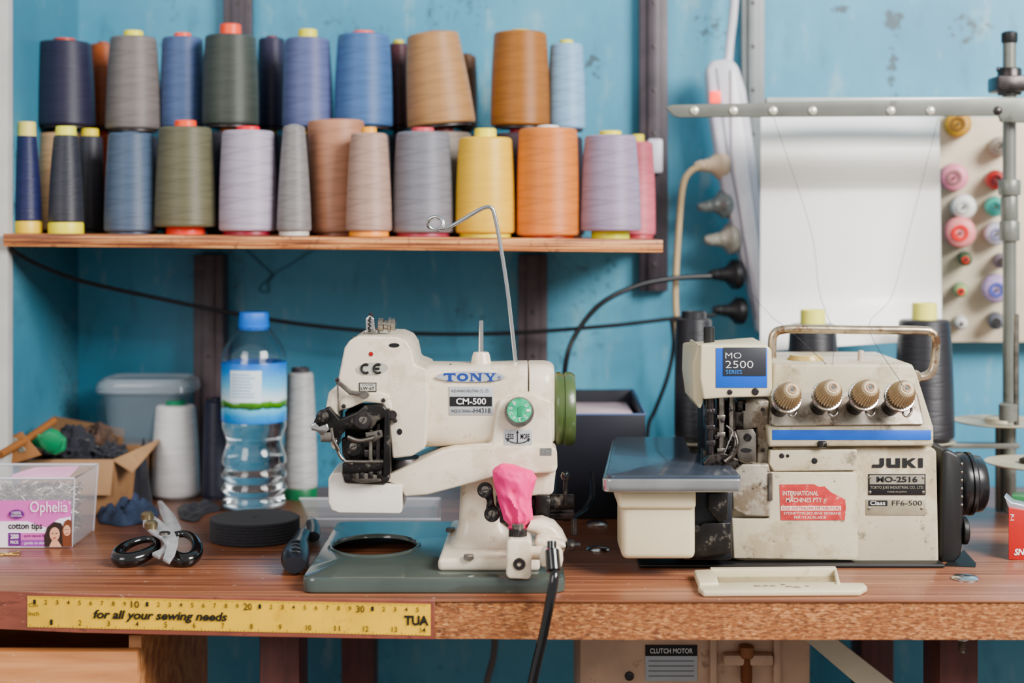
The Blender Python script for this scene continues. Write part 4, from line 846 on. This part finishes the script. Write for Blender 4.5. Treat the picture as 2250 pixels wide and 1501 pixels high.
# ============================================================ BOTTLE
yb=.45;sb=S(yb);xb=X(558,yb)
bt=empty('water_bottle',(xb,yb,TT),"clear plastic water bottle with blue cap and blue label",'bottle')
raw=[(20,1124),(40,1128),(60,1128),(69,1122),(71,1112),(66,1102),(64.5,1099),(66,1096),(71.5,1088),(71.5,1080),(66,1070),(64.5,1067),(66,1064),(71.5,1056),(71.5,1048),(66,1038),(64.5,1035),(66,1032),(71,1024),(70,1012),(65,996),(61,984),(61,974),(66,958),(70.5,944),(70.5,934),(68,928),(68,796),(71,792),(70.5,786),(65,768),(55,750),(43,733),(34,722),(30,716),(30,700)]
off=(Z(1128,yb)-TT);kk=sb+off/440
pp=[(r*sb,.0006+(1128-v)*kk) for r,v in raw]
inner=[(max(r-.0009,.004),z+(.0009 if i<3 else 0)) for i,(r,z) in enumerate(pp)]
PETG=pm('clear_pet',(252,253,254),.0,var=0,trans=1,ior=1.38)
lathe('bottle_body',pp+inner[::-1],(xb,yb,TT),(0,0,1),PETG,bt,72,ang=60,closed=True)
lathe('bottle_bottom',[(.0001,.0016),(20*sb,.0012),(20*sb,.0030),(.0001,.0034)],(xb,yb,TT),(0,0,1),PETG,bt,48)
wi=[(r-.0004,z+.001) for r,z in inner if z<(1128-800)*kk];
lathe('water',wi,(xb,yb,TT),(0,0,1),pm('water',(250,253,254),.0,var=0,trans=1,ior=1.33),bt,72,ang=60)
def bottlemat():
    m,t,b=nt('bottle_label');L=t.links.new;tc=N(t,'ShaderNodeTexCoord');sp=N(t,'ShaderNodeSeparateXYZ');L(tc.outputs['Object'],sp.inputs[0])
    n=N(t,'ShaderNodeTexNoise',i_Scale=50.,i_Detail=5.);L(tc.outputs['Object'],n.inputs['Vector'])
    a=N(t,'ShaderNodeMath',operation='MULTIPLY_ADD');L(n.outputs[0],a.inputs[0]);a.inputs[1].default_value=.012;L(sp.outputs[2],a.inputs[2])
    mr=N(t,'ShaderNodeMapRange');mr.inputs[1].default_value=-.032;mr.inputs[2].default_value=.045;L(a.outputs[0],mr.inputs[0])
    r=ramp(t,[(0,lin((30,110,200))),(.14,lin((70,165,225))),(.24,lin((130,205,235))),(.26,lin((36,80,36))),(.34,lin((100,155,50))),(.38,lin((225,238,245))),(.6,lin((130,200,235))),(.85,lin((40,140,215))),(1,lin((24,100,195)))]);L(mr.outputs[0],r.inputs[0])
    L(r.outputs[0],b.inputs['Base Color']);b.inputs['Roughness'].default_value=.25;return m
lz0,lz1=(1128-930)*kk,(1128-797)*kk
bl=lathe('bottle_label',[(70.5*sb,lz0),(71*sb,lz0+.001),(71*sb,lz1-.001),(70.5*sb,lz1),(69*sb,lz1),(69*sb,lz0)],(xb,yb,TT),(0,0,1),bottlemat(),bt,64,closed=True)
def curved(name,a0,a1,v0,v1,R,mat,par):
    vs=[];fs=[]
    for i in range(13):
        a=math.radians(a0+i*(a1-a0)/12)
        for v in(v0,v1): vs.append((xb+R*math.cos(a),yb+R*math.sin(a),TT+(1128-v)*kk))
        if i: fs.append((2*i-2,2*i-1,2*i+1,2*i))
    return mk(name,vs,fs,mat,par)
curved('label_panel',-125,-67,812,882,71.4*sb,pm('label_panel',(226,240,248),.3,var=.03),bl)
GL=pm('label_print',(120,170,215),.5,var=.3,vs=900)
for i in range(8): curved('label_print',-121,-121+random.uniform(34,50),820+i*7,822+i*7,71.7*sb,GL,bl)
CAPB=pm('blue_cap',(36,126,222),.35)
zc=TT+.0006+(1128-716)*kk
lathe('bottle_neck_ring',[(32*sb,0),(34*sb,.001),(34*sb,.0025),(30*sb,.003)],(xb,yb,zc-.003),(0,0,1),CAPB,bt,40)
lathe('bottle_cap',[(30*sb,0),(33*sb,.0005),(33*sb,.0045),(31.5*sb,.005),(32.5*sb,.006),(32*sb,.019),(30*sb,.0215),(.0001,.022)],(xb,yb,zc-.006),(0,0,1),CAPB,bt,80,rib=(.03,.0155))
# ============================================================ LEFT CLUTTER
def ty(v): return (CZ-TT)*FP/(v-500)+CY
y=ty(1100)+.028;s=S(y);GT='thread cones standing on the bench'
tcone(X(386,y),y,TT+.0005,53*s,43*s,Z(890,y),(252,250,250),(20,140,105),.006,(220,220,220),.002,"white thread cone with green core top",GT,corew=.013)
y=.515;s=S(y)
tcone(X(476,y),y,TT+.0005,32*s,26*s,Z(880,y),(38,42,68),(40,40,60),.004,(40,40,60),.002,"navy thread cone behind the white one",GT)
tcone(X(660,y),y,TT+.0005,37*s,28*s,Z(818,y),(190,190,190),(70,66,70),.006,(40,110,76),.013,"off-white thread cone on a green base",GT,corew=.011)
y0=.272;x0=X(560,y0);r=98*S(y0)
prof=[(.0001,0),(r-.001,0)]
nl=7;hh=.0225
for i in range(nl):
    z=hh*i/nl;prof+=[(r-.0006,z+.0002),(r,z+.0010),(r,z+hh/nl-.0010),(r-.0006,z+hh/nl-.0002)]
prof+=[(r-.002,hh+.0005)]
for i in range(30): prof+=[(r-.002-(i+1)*.0014,hh+.0004-(.0003 if i%2 else 0))]
prof+=[(.0001,hh-.001)]
tag(lathe('elastic_roll',prof,(x0,y0,TT+.0005),(0,0,1),pm('black_elastic',(38,38,44),.85,var=.15,vs=300,bump=.4,bs=1500,sheen=.1),None,72),"flat wound roll of black ribbed elastic on the bench",'elastic roll')
sn=empty('thread_snips',P(662,1200,.22),"black plastic-handled thread snips lying by the base plate",'scissors')
SB=pm('snips_black',(34,36,42),.35,coat=.2)
tube('handle',[tp(648,1242,TT+.011),tp(648,1225,TT+.012),tp(655,1200,TT+.012),tp(665,1175,TT+.011)],.0115,SB,sn,seg=20,flat=.8,rf=lambda t:.75+.45*math.sin(math.pi*min(1,t*1.1+.12)))
tube('handle',[tp(688,1180,TT+.009),tp(690,1165,TT+.009),tp(686,1150,TT+.009)],.007,SB,sn,seg=16,flat=.8)
tube('blade',[tp(670,1172,TT+.008),tp(676,1150,TT+.006),tp(684,1135,TT+.004)],.0035,STEEL,sn,flat=.4,rf=lambda t:1-.6*t)
for i in range(4): tube('grip_ridge',[tp(640,1214-i*8,TT+.0225),tp(650,1212-i*8,TT+.0235),tp(660,1214-i*8,TT+.0225)],.0009,BLK,sn,seg=6)
sc=empty('fabric_scissors',tp(350,1200,TT),"steel tailor scissors with black loop handles lying open",'scissors')
def oval(cu,cv,ru,ry,z,tilt,n=24,skew=0):
    c=tp(cu,cv,z);o=[]
    for i in range(n+1):
        t=2*math.pi*i/n;x=ru*math.cos(t);y_=ry*math.sin(t)
        o.append(c+Vector((x+skew*y_,y_,tilt*math.sin(t))))
    return o
def lr(t): return 1+.35*math.cos(2*math.pi*(t-.75))
tube('handle_loop',oval(301,1208,.0162,.019,TT+.0135,.0065,skew=.35),.0056,BLKG,sc,seg=16,n=3,rf=lr)
tube('handle_loop',oval(402,1202,.0145,.023,TT+.0150,.0085,skew=-.25),.0056,BLKG,sc,seg=16,n=3,rf=lr)
def fpoly(pts,th,name,mat,par,bev=.001):
    t_=[tp(u,v,TT+h) for u,v,h in pts];return prism3(name,t_,[p-Vector((0,0,th)) for p in t_],mat,par,bevel=bev)
SS=pm('scissor_steel',(206,206,208),.3,.35,var=.10,vs=60)
# one blade runs up and back to its tip, the other leans across it; both rise above the bench toward the pivot
fpoly([(334,1214,.016),(352,1206,.018),(366,1184,.022),(366,1160,.024),(352,1124,.030),(346,1100,.030),(356,1100,.030),(384,1130,.028),(398,1158,.024),(392,1182,.022),(372,1206,.018),(350,1222,.016)],.004,'blade',SS,sc)
fpoly([(358,1226,.018),(366,1200,.022),(356,1182,.026),(332,1168,.028),(314,1152,.028),(314,1132,.028),(332,1128,.028),(352,1142,.028),(382,1164,.027),(392,1190,.024),(384,1216,.019),(372,1234,.018)],.0035,'blade',SS,sc)
lathe('pivot_screw',[(.0055,0),(.0055,.002),(.0035,.003),(.0001,.003)],tp(362,1174,TT+.0275),(0,0,1),STEEL,sc,24)
for u,v in((324,1138),(332,1158)): lathe('clip_button',[(.0065,-.002),(.007,.004),(.0045,.0065),(.0001,.0065)],tp(u,v,TT+.029),(0,0,1),pm('brassy',(140,128,104),.3,.8),sc,24)
# cotton tips tub
bxp=empty('plastic_box',P(108,1203,.226),"clear plastic tub with purple printed label full of pins",'box')
CLR=pm('frosted_plastic',(226,226,234),.12,var=.02,alpha=.15,coat=.4)
CLE=pm('frosted_edge',(226,226,234),.12,var=.02,alpha=.55,coat=.4)
yb0=.226;xr0=X(158,yb0);zt=P(0,1050,yb0).z;dp=.085
bot=[(-.62,yb0),(xr0,yb0),(xr0-.001,yb0+dp),(-.62,yb0+dp)];topp=[(-.63,yb0-.004),(xr0+.004,yb0-.004),(xr0+.003,yb0+dp+.004),(-.63,yb0+dp+.004)]
vs=[(x,y,TT+.0006) for x,y in bot]+[(x,y,zt) for x,y in topp]
mk('box_tub',vs,[(0,1,2,3),(0,1,5,4),(1,2,6,5),(2,3,7,6),(3,0,4,7)],CLR,bxp,solid=.001)
rim=[Vector((x,y,zt)) for x,y in topp];tube('box_rim',rim+[rim[0]],.0014,CLE,bxp,sm=False,seg=8)
for a_,b_ in zip(vs[1:3],vs[5:7]): tube('box_corner',[a_,b_],.001,CLE,bxp,sm=False,seg=8)
PU=pm('pink_label',(216,120,190),.35,var=.05,vs=14)
lbp=mk('box_label',[P(-40,1100,yb0-.003),P(156,1100,yb0-.003),P(157,1203,yb0-.0015),P(-40,1203,yb0-.0015)],[(0,1,2,3)],PU,bxp,solid=.0004,smooth=False)
PW=pm('label_white',(250,240,248),.4)
prism('label_white_band',[(-38,1146),(60,1146),(100,1160),(130,1140),(155,1136),(155,1203),(-38,1203)],yb0-.0040,yb0-.003,PW,lbp,bevel=0)
PUR=pm('label_purple',(110,44,125),.4)
text('Ophelia',66,1102,149,1133,yb0-.0046,PW,lbp,bold=.005);text('®',150,1102,156,1108,yb0-.0046,PW,lbp)
text('cotton tips',18,1149,93,1167,yb0-.0046,INK,lbp,bold=.025)
ell('badge_oval',36,1130,17,10,yb0-.0046,.0005,PUR,lbp);text('100%',26,1124,46,1130,yb0-.0050,PW,lbp);text('COTTON',24,1132,48,1136,yb0-.0050,PW,lbp)
pbox('badge_square',18,1171,45,1200,yb0-.0046,yb0-.0040,PUR,lbp,bevel=0);text('200',23,1174,41,1184,yb0-.0050,PW,lbp,bold=.03);text('PACK',23,1188,41,1195,yb0-.0050,PW,lbp,bold=.02)
pbox('label_strip',46,1171,110,1186,yb0-.0046,yb0-.0040,PU,lbp,bevel=0);pbox('label_strip',46,1187,105,1201,yb0-.0046,yb0-.0040,pm('strip_purple',(160,84,170),.4),lbp,bevel=0)
text('- pure natural fibre',49,1174,106,1182,yb0-.0050,INK,lbp);text('- gentle on skin',49,1190,98,1198,yb0-.0050,PW,lbp)
HR=pm('print_hair',(52,34,30),.5);SK=pm('print_skin',(226,176,150),.5)
prism('printed_hair',[(98,1202),(97,1180),(104,1158),(118,1147),(134,1150),(142,1168),(144,1202)],yb0-.0052,yb0-.0046,HR,lbp,bevel=0)
ell('printed_face',120,1174,11,15,yb0-.0056,.0003,SK,lbp)
prism('printed_hair',[(138,1202),(136,1165),(142,1146),(150,1141),(157,1145),(158,1202)],yb0-.0058,yb0-.0053,pm('print_hair_brown',(120,72,50),.5),lbp,bevel=0)
ell('printed_face',147,1166,8,12,yb0-.0062,.0003,SK,lbp)
prism('printed_neck',[(108,1202),(114,1188),(127,1188),(136,1202)],yb0-.0056,yb0-.0054,SK,lbp,bevel=0)
for u,v,w in((116,1172,1.6),(124,1172,1.6),(144,1164,1.3),(150,1164,1.3)): ell('printed_eye',u,v,w,w*.8,yb0-.0066,.0002,HR,lbp,n=10,bevel=0)
for u,v,w in((120,1182,4),(147,1172,3)): ell('printed_mouth',u,v,w,1.2,yb0-.0066,.0002,pm('print_lips',(190,80,80),.5),lbp,n=12,bevel=0)
random.seed(3);vs=[];fs=[]
for i in range(3200):
    d=Vector((random.uniform(-1,1),random.uniform(-1,1),random.uniform(-.6,.6))).normalized()*.007;e1=Vector((0,0,.00045));e2=d.cross(e1).normalized()*.00045
    c=Vector((random.uniform(-.60,xr0-.010),random.uniform(yb0+.010,yb0+dp-.012),TT+.009+random.random()*.048));n=len(vs)
    vs+=[c-d+e1,c-d-e1+e2,c-d-e1-e2,c+d+e1,c+d-e1+e2,c+d-e1-e2];fs+=[(n,n+1,n+4,n+3),(n+1,n+2,n+5,n+4),(n+2,n,n+3,n+5),(n,n+2,n+1),(n+3,n+4,n+5)]
tag(mk('steel_pins',vs,fs,pm('pin_steel',(160,156,148),.35,.6,var=.1),smooth=False),"heap of loose steel pins inside the clear tub",'pins',kind='stuff')
pp_=[(20,1046),(60,1036),(155,1034),(150,1048),(90,1051),(30,1051)]
tag(prism3('paper_slip',[P(u,v,.25)+Vector((0,(1050-v)*.002,0)) for u,v in pp_],[P(u,v,.25)+Vector((0,(1050-v)*.002,-.0006)) for u,v in pp_],pm('pink_slip',(232,180,210),.6),None,bevel=0),"folded pale pink paper lying on the tub rim",'paper')
CD=pm('cardboard',(156,122,92),.75,var=.08,vs=12,spots=[((128,96,70),10,.56,.5)])
CDL=pm('cardboard_light',(172,140,110),.75,var=.1,vs=14,spots=[((128,100,76),18,.6,.5)])
cb=empty('cardboard_box',P(170,1095,.40),"open brown cardboard box with raised flaps",'box')
x0,x1=X(36,.40),X(250,.40);z1=Z(1010,.40)
def quad(name,p,mat,par,th=.002): return mk(name,[Vector(q) for q in p],[(0,1,2,3)],mat,par,solid=th,smooth=False)
quad('box_front',[(x0,.40,TT+.001),(x1,.40,TT+.001),(x1,.40,z1),(x0,.40,z1)],CD,cb)
quad('box_side',[(x1,.40,TT+.001),(x1+.012,.52,TT+.001),(x1+.012,.52,z1),(x1,.40,z1)],CD,cb)
quad('box_side',[(x0,.40,TT+.001),(x0,.52,TT+.001),(x0,.52,z1),(x0,.40,z1)],CD,cb)
quad('box_back',[(x0,.52,TT+.001),(x1+.012,.52,TT+.001),(x1+.012,.52,z1),(x0,.52,z1)],CD,cb)
quad('box_flap',[(x1,.40,z1),(x1+.012,.52,z1),(x1+.030,.51,z1+.010),(x1+.022,.40,z1-.014)],CDL,cb)
quad('box_flap',[(x0,.40,z1),(x1,.40,z1),(x1-.002,.392,z1-.040),(x0+.004,.392,z1-.040)],CDL,cb)
quad('box_flap',[(x0,.52,z1),(x1-.02,.52,z1),(x1-.02,.53,z1+.018),(x0,.53,z1+.035)],pm('cardboard_dark',(120,92,66),.75),cb)
text('AUSTRALIA',100,1022,200,1032,.3885,pm('card_print',(138,106,78),.7),cb)
kb=empty('brown_folder',P(40,1015,.36),"worn brown card folder with an eyelet label leaning on the box",'folder')
FB=pm('brown_card',(138,98,64),.7,var=.15)
prism3('folder_panel',[P(-40,985,.375),P(48,948,.375),P(92,1000,.37),P(28,1020,.365),P(-40,1005,.365)],[P(-40,985,.385),P(48,948,.385),P(92,1000,.38),P(28,1020,.375),P(-40,1005,.375)],FB,kb,bevel=.001)
prism3('folder_label',[P(20,965,.372),P(34,960,.372),P(58,990,.368),P(44,996,.368)],[P(20,965,.376),P(34,960,.376),P(58,990,.372),P(44,996,.372)],pm('tarnish',(150,150,140),.4,.5),kb,bevel=.0006)
tag(tube('wooden_rod',[P(0,1000,.33),P(60,965,.38),P(118,925,.43)],.0045,pm('rod_wood',(140,96,60),.6),sm=False),"thin wooden rod resting across the cardboard box",'rod')
gb=empty('green_tape_measure',P(108,1000,.385),"round green plastic tape measure on the cardboard box",'tape measure')
GRP=pm('green_plastic',(20,140,100),.3,coat=.3)
lathe('case',[(.0001,-.002),(.009,-.0015),(.0122,0),(.0132,.004),(.0122,.010),(.006,.012)],P(109,971,.372),(.1,1,.25),GRP,gb,40)
prism('tab',[(62,948),(98,958),(94,988),(62,978)],.392,.40,GRP,gb,bevel=.002)
prism('wrap_ribbon',[(96,960),(122,950),(142,965),(140,992),(120,1002),(98,994)],.386,.398,GRP,gb,bevel=.003)
def lump(name,c,r,sq,mat,label,cat,seed=0,grp=None):
    random.seed(seed);ph=[random.uniform(0,6) for _ in range(6)];vs=[];fs=[];A,B=36,20
    for i in range(B+1):
        th=math.pi*i/B
        for j in range(A):
            p=2*math.pi*j/A;q=Vector((math.sin(th)*math.cos(p),math.sin(th)*math.sin(p),math.cos(th)))*2.2+Vector((seed,0,0))
            k=.8+.10*math.sin(3*p+ph[0]+th*2)+.8*abs(MN.noise(q))+.35*MN.noise(q*2.2)
            vs.append(Vector(c)+Vector((r[0]*k*math.sin(th)*math.cos(p),r[1]*k*math.sin(th)*math.sin(p),max(-sq,r[2]*k*math.cos(th)))))
    for i in range(B):
        for j in range(A): j2=(j+1)%A;fs.append((i*A+j,i*A+j2,(i+1)*A+j2,(i+1)*A+j))
    return tag(mk(name,vs,fs,mat,ang=40),label,cat,grp)
DC=pm('dark_fabric',(36,38,48),.85,var=.25,vs=40,bump=.3,bs=1200,sheen=.1);DN=pm('denim_fabric',(58,70,94),.85,var=.2,vs=60,bump=.3,bs=1500)
BC=pm('brown_fabric',(84,66,56),.8,var=.3,vs=40)
lump('fabric_scrap',(X(160,.45),.45,z1-.002),(.026,.026,.028),.02,DC,"crumpled black fabric scrap in the cardboard box",'fabric',2)
lump('fabric_scrap',(X(210,.49),.49,z1+.002),(.022,.018,.024),.014,BC,"brown fabric scrap in the cardboard box",'fabric',5)
lump('fabric_scrap',(X(242,.455),.455,z1-.004),(.018,.022,.014),.014,DC,"dark zip and fabric bits in the cardboard box",'fabric',8)
lump('fabric_scrap',(X(88,.48),.48,z1-.002),(.022,.018,.020),.014,BC,"tan-brown cloth bundle in the cardboard box",'fabric',9)
def catm2(pts):
    v=[Vector((a,b,0)) for a,b in pts];v=v+[v[0]];return [(q.x,q.y) for q in catmull(v,8)][:-1]
def cloth(name,pts,z,mat,label,amp=.008,seed=1,pw=2.2,fq=1):
    ring=[tp(u,v,TT) for u,v in catm2(pts)];c=sum(ring,Vector())/len(ring)
    n=len(ring);K=18;vs=[];fs=[]
    for k in range(K):
        f=1-k/(K-1)*.999
        for j,p in enumerate(ring):
            q=c+(p-c)*f;nn=MN.noise(Vector((q.x*45*fq,q.y*30*fq,seed*3.)));n2=abs(MN.noise(Vector((q.x*80*fq,q.y*45*fq,seed*5.))))
            h=z*(1-f**pw)+amp*(1.1*nn+1.6*n2+.2)*(1-f**4)
            vs.append(Vector((q.x,q.y,TT+.0015+max(0,h))))
    for k in range(K-1):
        for j in range(n): j2=(j+1)%n;fs.append((k*n+j,k*n+j2,(k+1)*n+j2,(k+1)*n+j))
    for j in range(n): vs.append(Vector((ring[j].x,ring[j].y,TT+.0006)))
    b=K*n
    for j in range(n): j2=(j+1)%n;fs.append((j,j2,b+j2,b+j))
    return tag(mk(name,vs,fs,mat,ang=45),label,'fabric')
cloth('fabric_scrap',[(218,1150),(210,1118),(236,1106),(290,1110),(332,1118),(350,1132),(322,1148),(270,1158)],.007,DN,"flat folded denim blue cloth on the bench",.012,1,4,1.3)
cloth('fabric_scrap',[(246,1112),(256,1094),(286,1086),(325,1088),(334,1098),(330,1110),(296,1113)],.040,DC,"crumpled black cloth heaped on the bench",.030,6,2.5,1.4)
cloth('fabric_scrap',[(395,1142),(392,1118),(425,1112),(470,1112),(488,1122),(450,1132),(430,1148)],.003,DC,"flat navy cloth scrap between bottle and scissors",.006,4)
tb=empty('plastic_tub',P(330,1120,.50),"clear plastic food tub with ribbed lid",'container')
CL2=pm('dim_clear_plastic',(170,182,192),.15,var=.02,alpha=.30,coat=.5)
def rrr(cx,cy,a,b,z,n=36): return [Vector((cx+p[0],cy+p[1],z)) for p in supr(a,b,5,n)]
cx=X(322,.545);z0=Z(985,.50)
loft('tub_body',[rrr(cx-.006,.558,.038,.034,z0),rrr(cx-.004,.558,.043,.036,z0+.02),rrr(cx,.558,.052,.040,Z(868,.5))],CL2,tb,ang=60)
TL=pm('tub_lid_plastic',(176,186,194),.15,var=.02,alpha=.5,coat=.5)
loft('tub_lid',[rrr(cx,.558,.058,.042,Z(872,.5)),rrr(cx,.558,.0615,.0445,Z(866,.5)),rrr(cx,.558,.0605,.044,Z(862,.5)),rrr(cx,.558,.0615,.0445,Z(858,.5)),rrr(cx,.558,.059,.043,Z(846,.5)),rrr(cx,.558,.052,.040,Z(838,.5)),rrr(cx,.558,.050,.038,Z(844,.5))],TL,tb,ang=30)
tag(box('support_carton',cx-.046,cx+.035,.535,.59,TT+.0005,z0-.0005,CD),"closed brown carton holding up the clear tub",'box')
ct=empty('clear_tray',tp(800,1120,TT),"shallow clear plastic tray lying behind the machine base",'tray')
a=[(X(690,.33),.33),(X(960,.33),.33),(X(960,.45),.45),(X(668,.45),.45)]
CL3=pm('tray_clear_plastic',(200,208,214),.12,var=.02,alpha=.16,coat=.5)
mk('tray_body',[Vector((x,y,TT+.0006)) for x,y in a]+[Vector((x+dx,y+dy,TT+.010)) for (x,y),(dx,dy) in zip(a,((-.006,-.004),(.004,-.004),(.004,.004),(-.006,.004)))],[(0,1,2,3),(0,1,5,4),(1,2,6,5),(2,3,7,6),(3,0,4,7)],CL3,ct,solid=.0008)
tube('tray_lip',[Vector((x+dx,y+dy,TT+.0105)) for (x,y),(dx,dy) in zip(a,((-.006,-.004),(.004,-.004),(.004,.004),(-.006,.004)))],.0012,CLE,ct,sm=False,seg=8)
tag(tube('safety_pin',[tp(-5,1216,TT+.001),tp(20,1217,TT+.001),tp(42,1213,TT+.001),tp(44,1216,TT+.001),tp(38,1219,TT+.001),tp(10,1219,TT+.001),tp(-5,1221,TT+.001)],.0007,pm('brass',(210,180,110),.3,1),seg=6),"brass safety pin on the bench",'pin')
# red packet, turned so that only its front shows
rb=empty('red_packet',P(2235,1230,.19),"small red cardboard packet with white lettering and foil lid",'box')
RB=pm('red_card',(172,28,42),.4);yr=.165
def turned(name,pts,y0,dy,mat,bev=.0008):
    f=[P(u,v,y0) for u,v in pts];return prism3(name,f,[p+Vector((.022*dy/.05,dy,0)) for p in f],mat,rb,bevel=bev)
turned('packet_body',[(2216,1115),(2300,1128),(2300,1234),(2216,1230)],yr,.05,RB)
textm('SN',WHITEL,rb,P(2240,1213,yr-.0006),(1,0,.03),(0,0,1),.0105,.0065,bold=.03,shear=.2)
textm('P-1',WHITEL,rb,P(2224,1137,yr-.0006),(0,0,-1),(1,0,0),.0062,.0036,bold=.02)
turned('packet_flap',[(2206,1090),(2222,1104),(2260,1112),(2300,1124),(2300,1132),(2216,1118)],yr+.004,.02,pm('foil',(190,190,196),.3,.7))
turned('packet_inner',[(2222,1088),(2262,1090),(2300,1100),(2300,1120),(2228,1112)],yr+.026,.02,pm('green_foil',(50,110,70),.4))
# ============================================================ UNDER THE BENCH
mo=empty('sewing_motor',(X(1500,.2),.22,.60),"beige clutch motor unit bolted under the bench",'motor')
MB=pm('motor_beige',(206,178,156),.5,var=.1,spots=[((110,90,74),40,.60,.6)])
pbox('motor_housing',1272,1330,1782,1640,.2,.34,MB,mo,bevel=.006)
ml=pbox('motor_label',1418,1418,1532,1497,.1985,.201,SILV,mo,bevel=.0003);pbox('label_band',1418,1418,1532,1442,.198,.1987,INK,ml,bevel=0);text('CLUTCH MOTOR',1428,1425,1522,1436,.1975,WHITEL,ml,bold=.01)
for i in range(4): pbox('label_line',1425,1452+i*11,1525,1454+i*11,.198,.1987,pm('label_grey',(120,122,126),.5),ml,bevel=0)
pbox('motor_bracket',1590,1440,1700,1465,.185,.2,MB,mo,bevel=.003);cyl('motor_bolt',P(1640,1438,.19),P(1640,1500,.19),.006,pm('rusty',(130,84,58),.6,.5),mo)
screw(1383,1487,10,.1975,DSTEEL,mo);cyl('motor_stud',P(1640,1418,.19),P(1640,1445,.19),.008,pm('rusty_nut',(150,108,82),.5,.5),mo)
for u in(1560,1700): pbox('motor_rib',u,1400,u+16,1520,.192,.2,MB,mo,bevel=.002)
box('motor_mount',X(1480,.2),X(1600,.2),.21,.33,Z(1335,.2),TT-.0365,MB,mo,bevel=.001)
stt=[P(1722,1412,.10),P(1790,1412,.10),P(2040,1560,.10),P(1965,1575,.10)]
tag(prism3('brace_strut',[p+Vector((0,0,.02)) if i<2 else p for i,p in enumerate(stt)],[p+Vector((0,.006,.02 if i<2 else 0)) for i,p in enumerate(stt)],pm('strut_cream',(190,180,162),.5),None,bevel=.001),"cream metal brace strut slanting below the bench",'strut')
bo=empty('hanging_bolt',P(2110,1440,.05),"steel bolt with washer hanging under the bench edge",'bolt')
zc_=TT-.0365
lathe('washer',[(.003,0),(.0095,0),(.0095,-.0015),(.003,-.0015)],(X(2114,.03),.03,zc_),(0,0,1),STEEL,bo,28)
lathe('nut',[(.0055,0),(.0055,-.006),(.004,-.0065)],(X(2114,.03),.03,zc_-.0015),(0,0,1),STEEL,bo,6)
lathe('threaded_shank',[(.0032 if i%2 else .0038,-.001*i) for i in range(12)],(X(2114,.03),.03,zc_-.008),(0,0,1),STEEL,bo,20)
tag(tube('power_cable',[P(1088,1380,.5),P(1085,1440,.5),P(1070,1500,.5),P(1055,1600,.5)],.004,pm('grey_cable',(110,100,96),.5)),"grey cable hanging under the bench",'cable')
# ============================================================ LIGHT & CAMERA
w=bpy.data.worlds.new('w');bpy.context.scene.world=w;w.use_nodes=True
bg=w.node_tree.nodes['Background'];bg.inputs[0].default_value=(1,.97,.95,1);bg.inputs[1].default_value=.62
def area(loc,tgt,sx,sy,e,col):
    l=bpy.data.lights.new('window_and_fill_light','AREA');l.shape='RECTANGLE';l.size=sx;l.size_y=sy;l.energy=e;l.color=col
    o=bpy.data.objects.new('window_and_fill_light',l);COL.objects.link(o);o.location=loc
    o.rotation_euler=(Vector(tgt)-Vector(loc)).to_track_quat('-Z','Y').to_euler()
area((1.5,-1.1,2.1),(.3,.4,.95),1.1,.9,132,(1,.975,.94))
area((-1.3,-1.6,1.9),(0,.3,.9),.9,1.1,22,(1,.97,.94))  # added fill lamp from the left, no window behind it
cam=bpy.data.cameras.new('camera');co=bpy.data.objects.new('camera',cam);COL.objects.link(co)
co.location=(0,CY,CZ);co.rotation_euler=(math.pi/2,0,0);cam.sensor_width=36;cam.lens=FP/2250*36;cam.shift_y=-(750.5-500)/2250
cam.clip_start=.05
cam.dof.use_dof=True;cam.dof.focus_distance=1.49;cam.dof.aperture_fstop=3.2
bpy.context.scene.camera=co
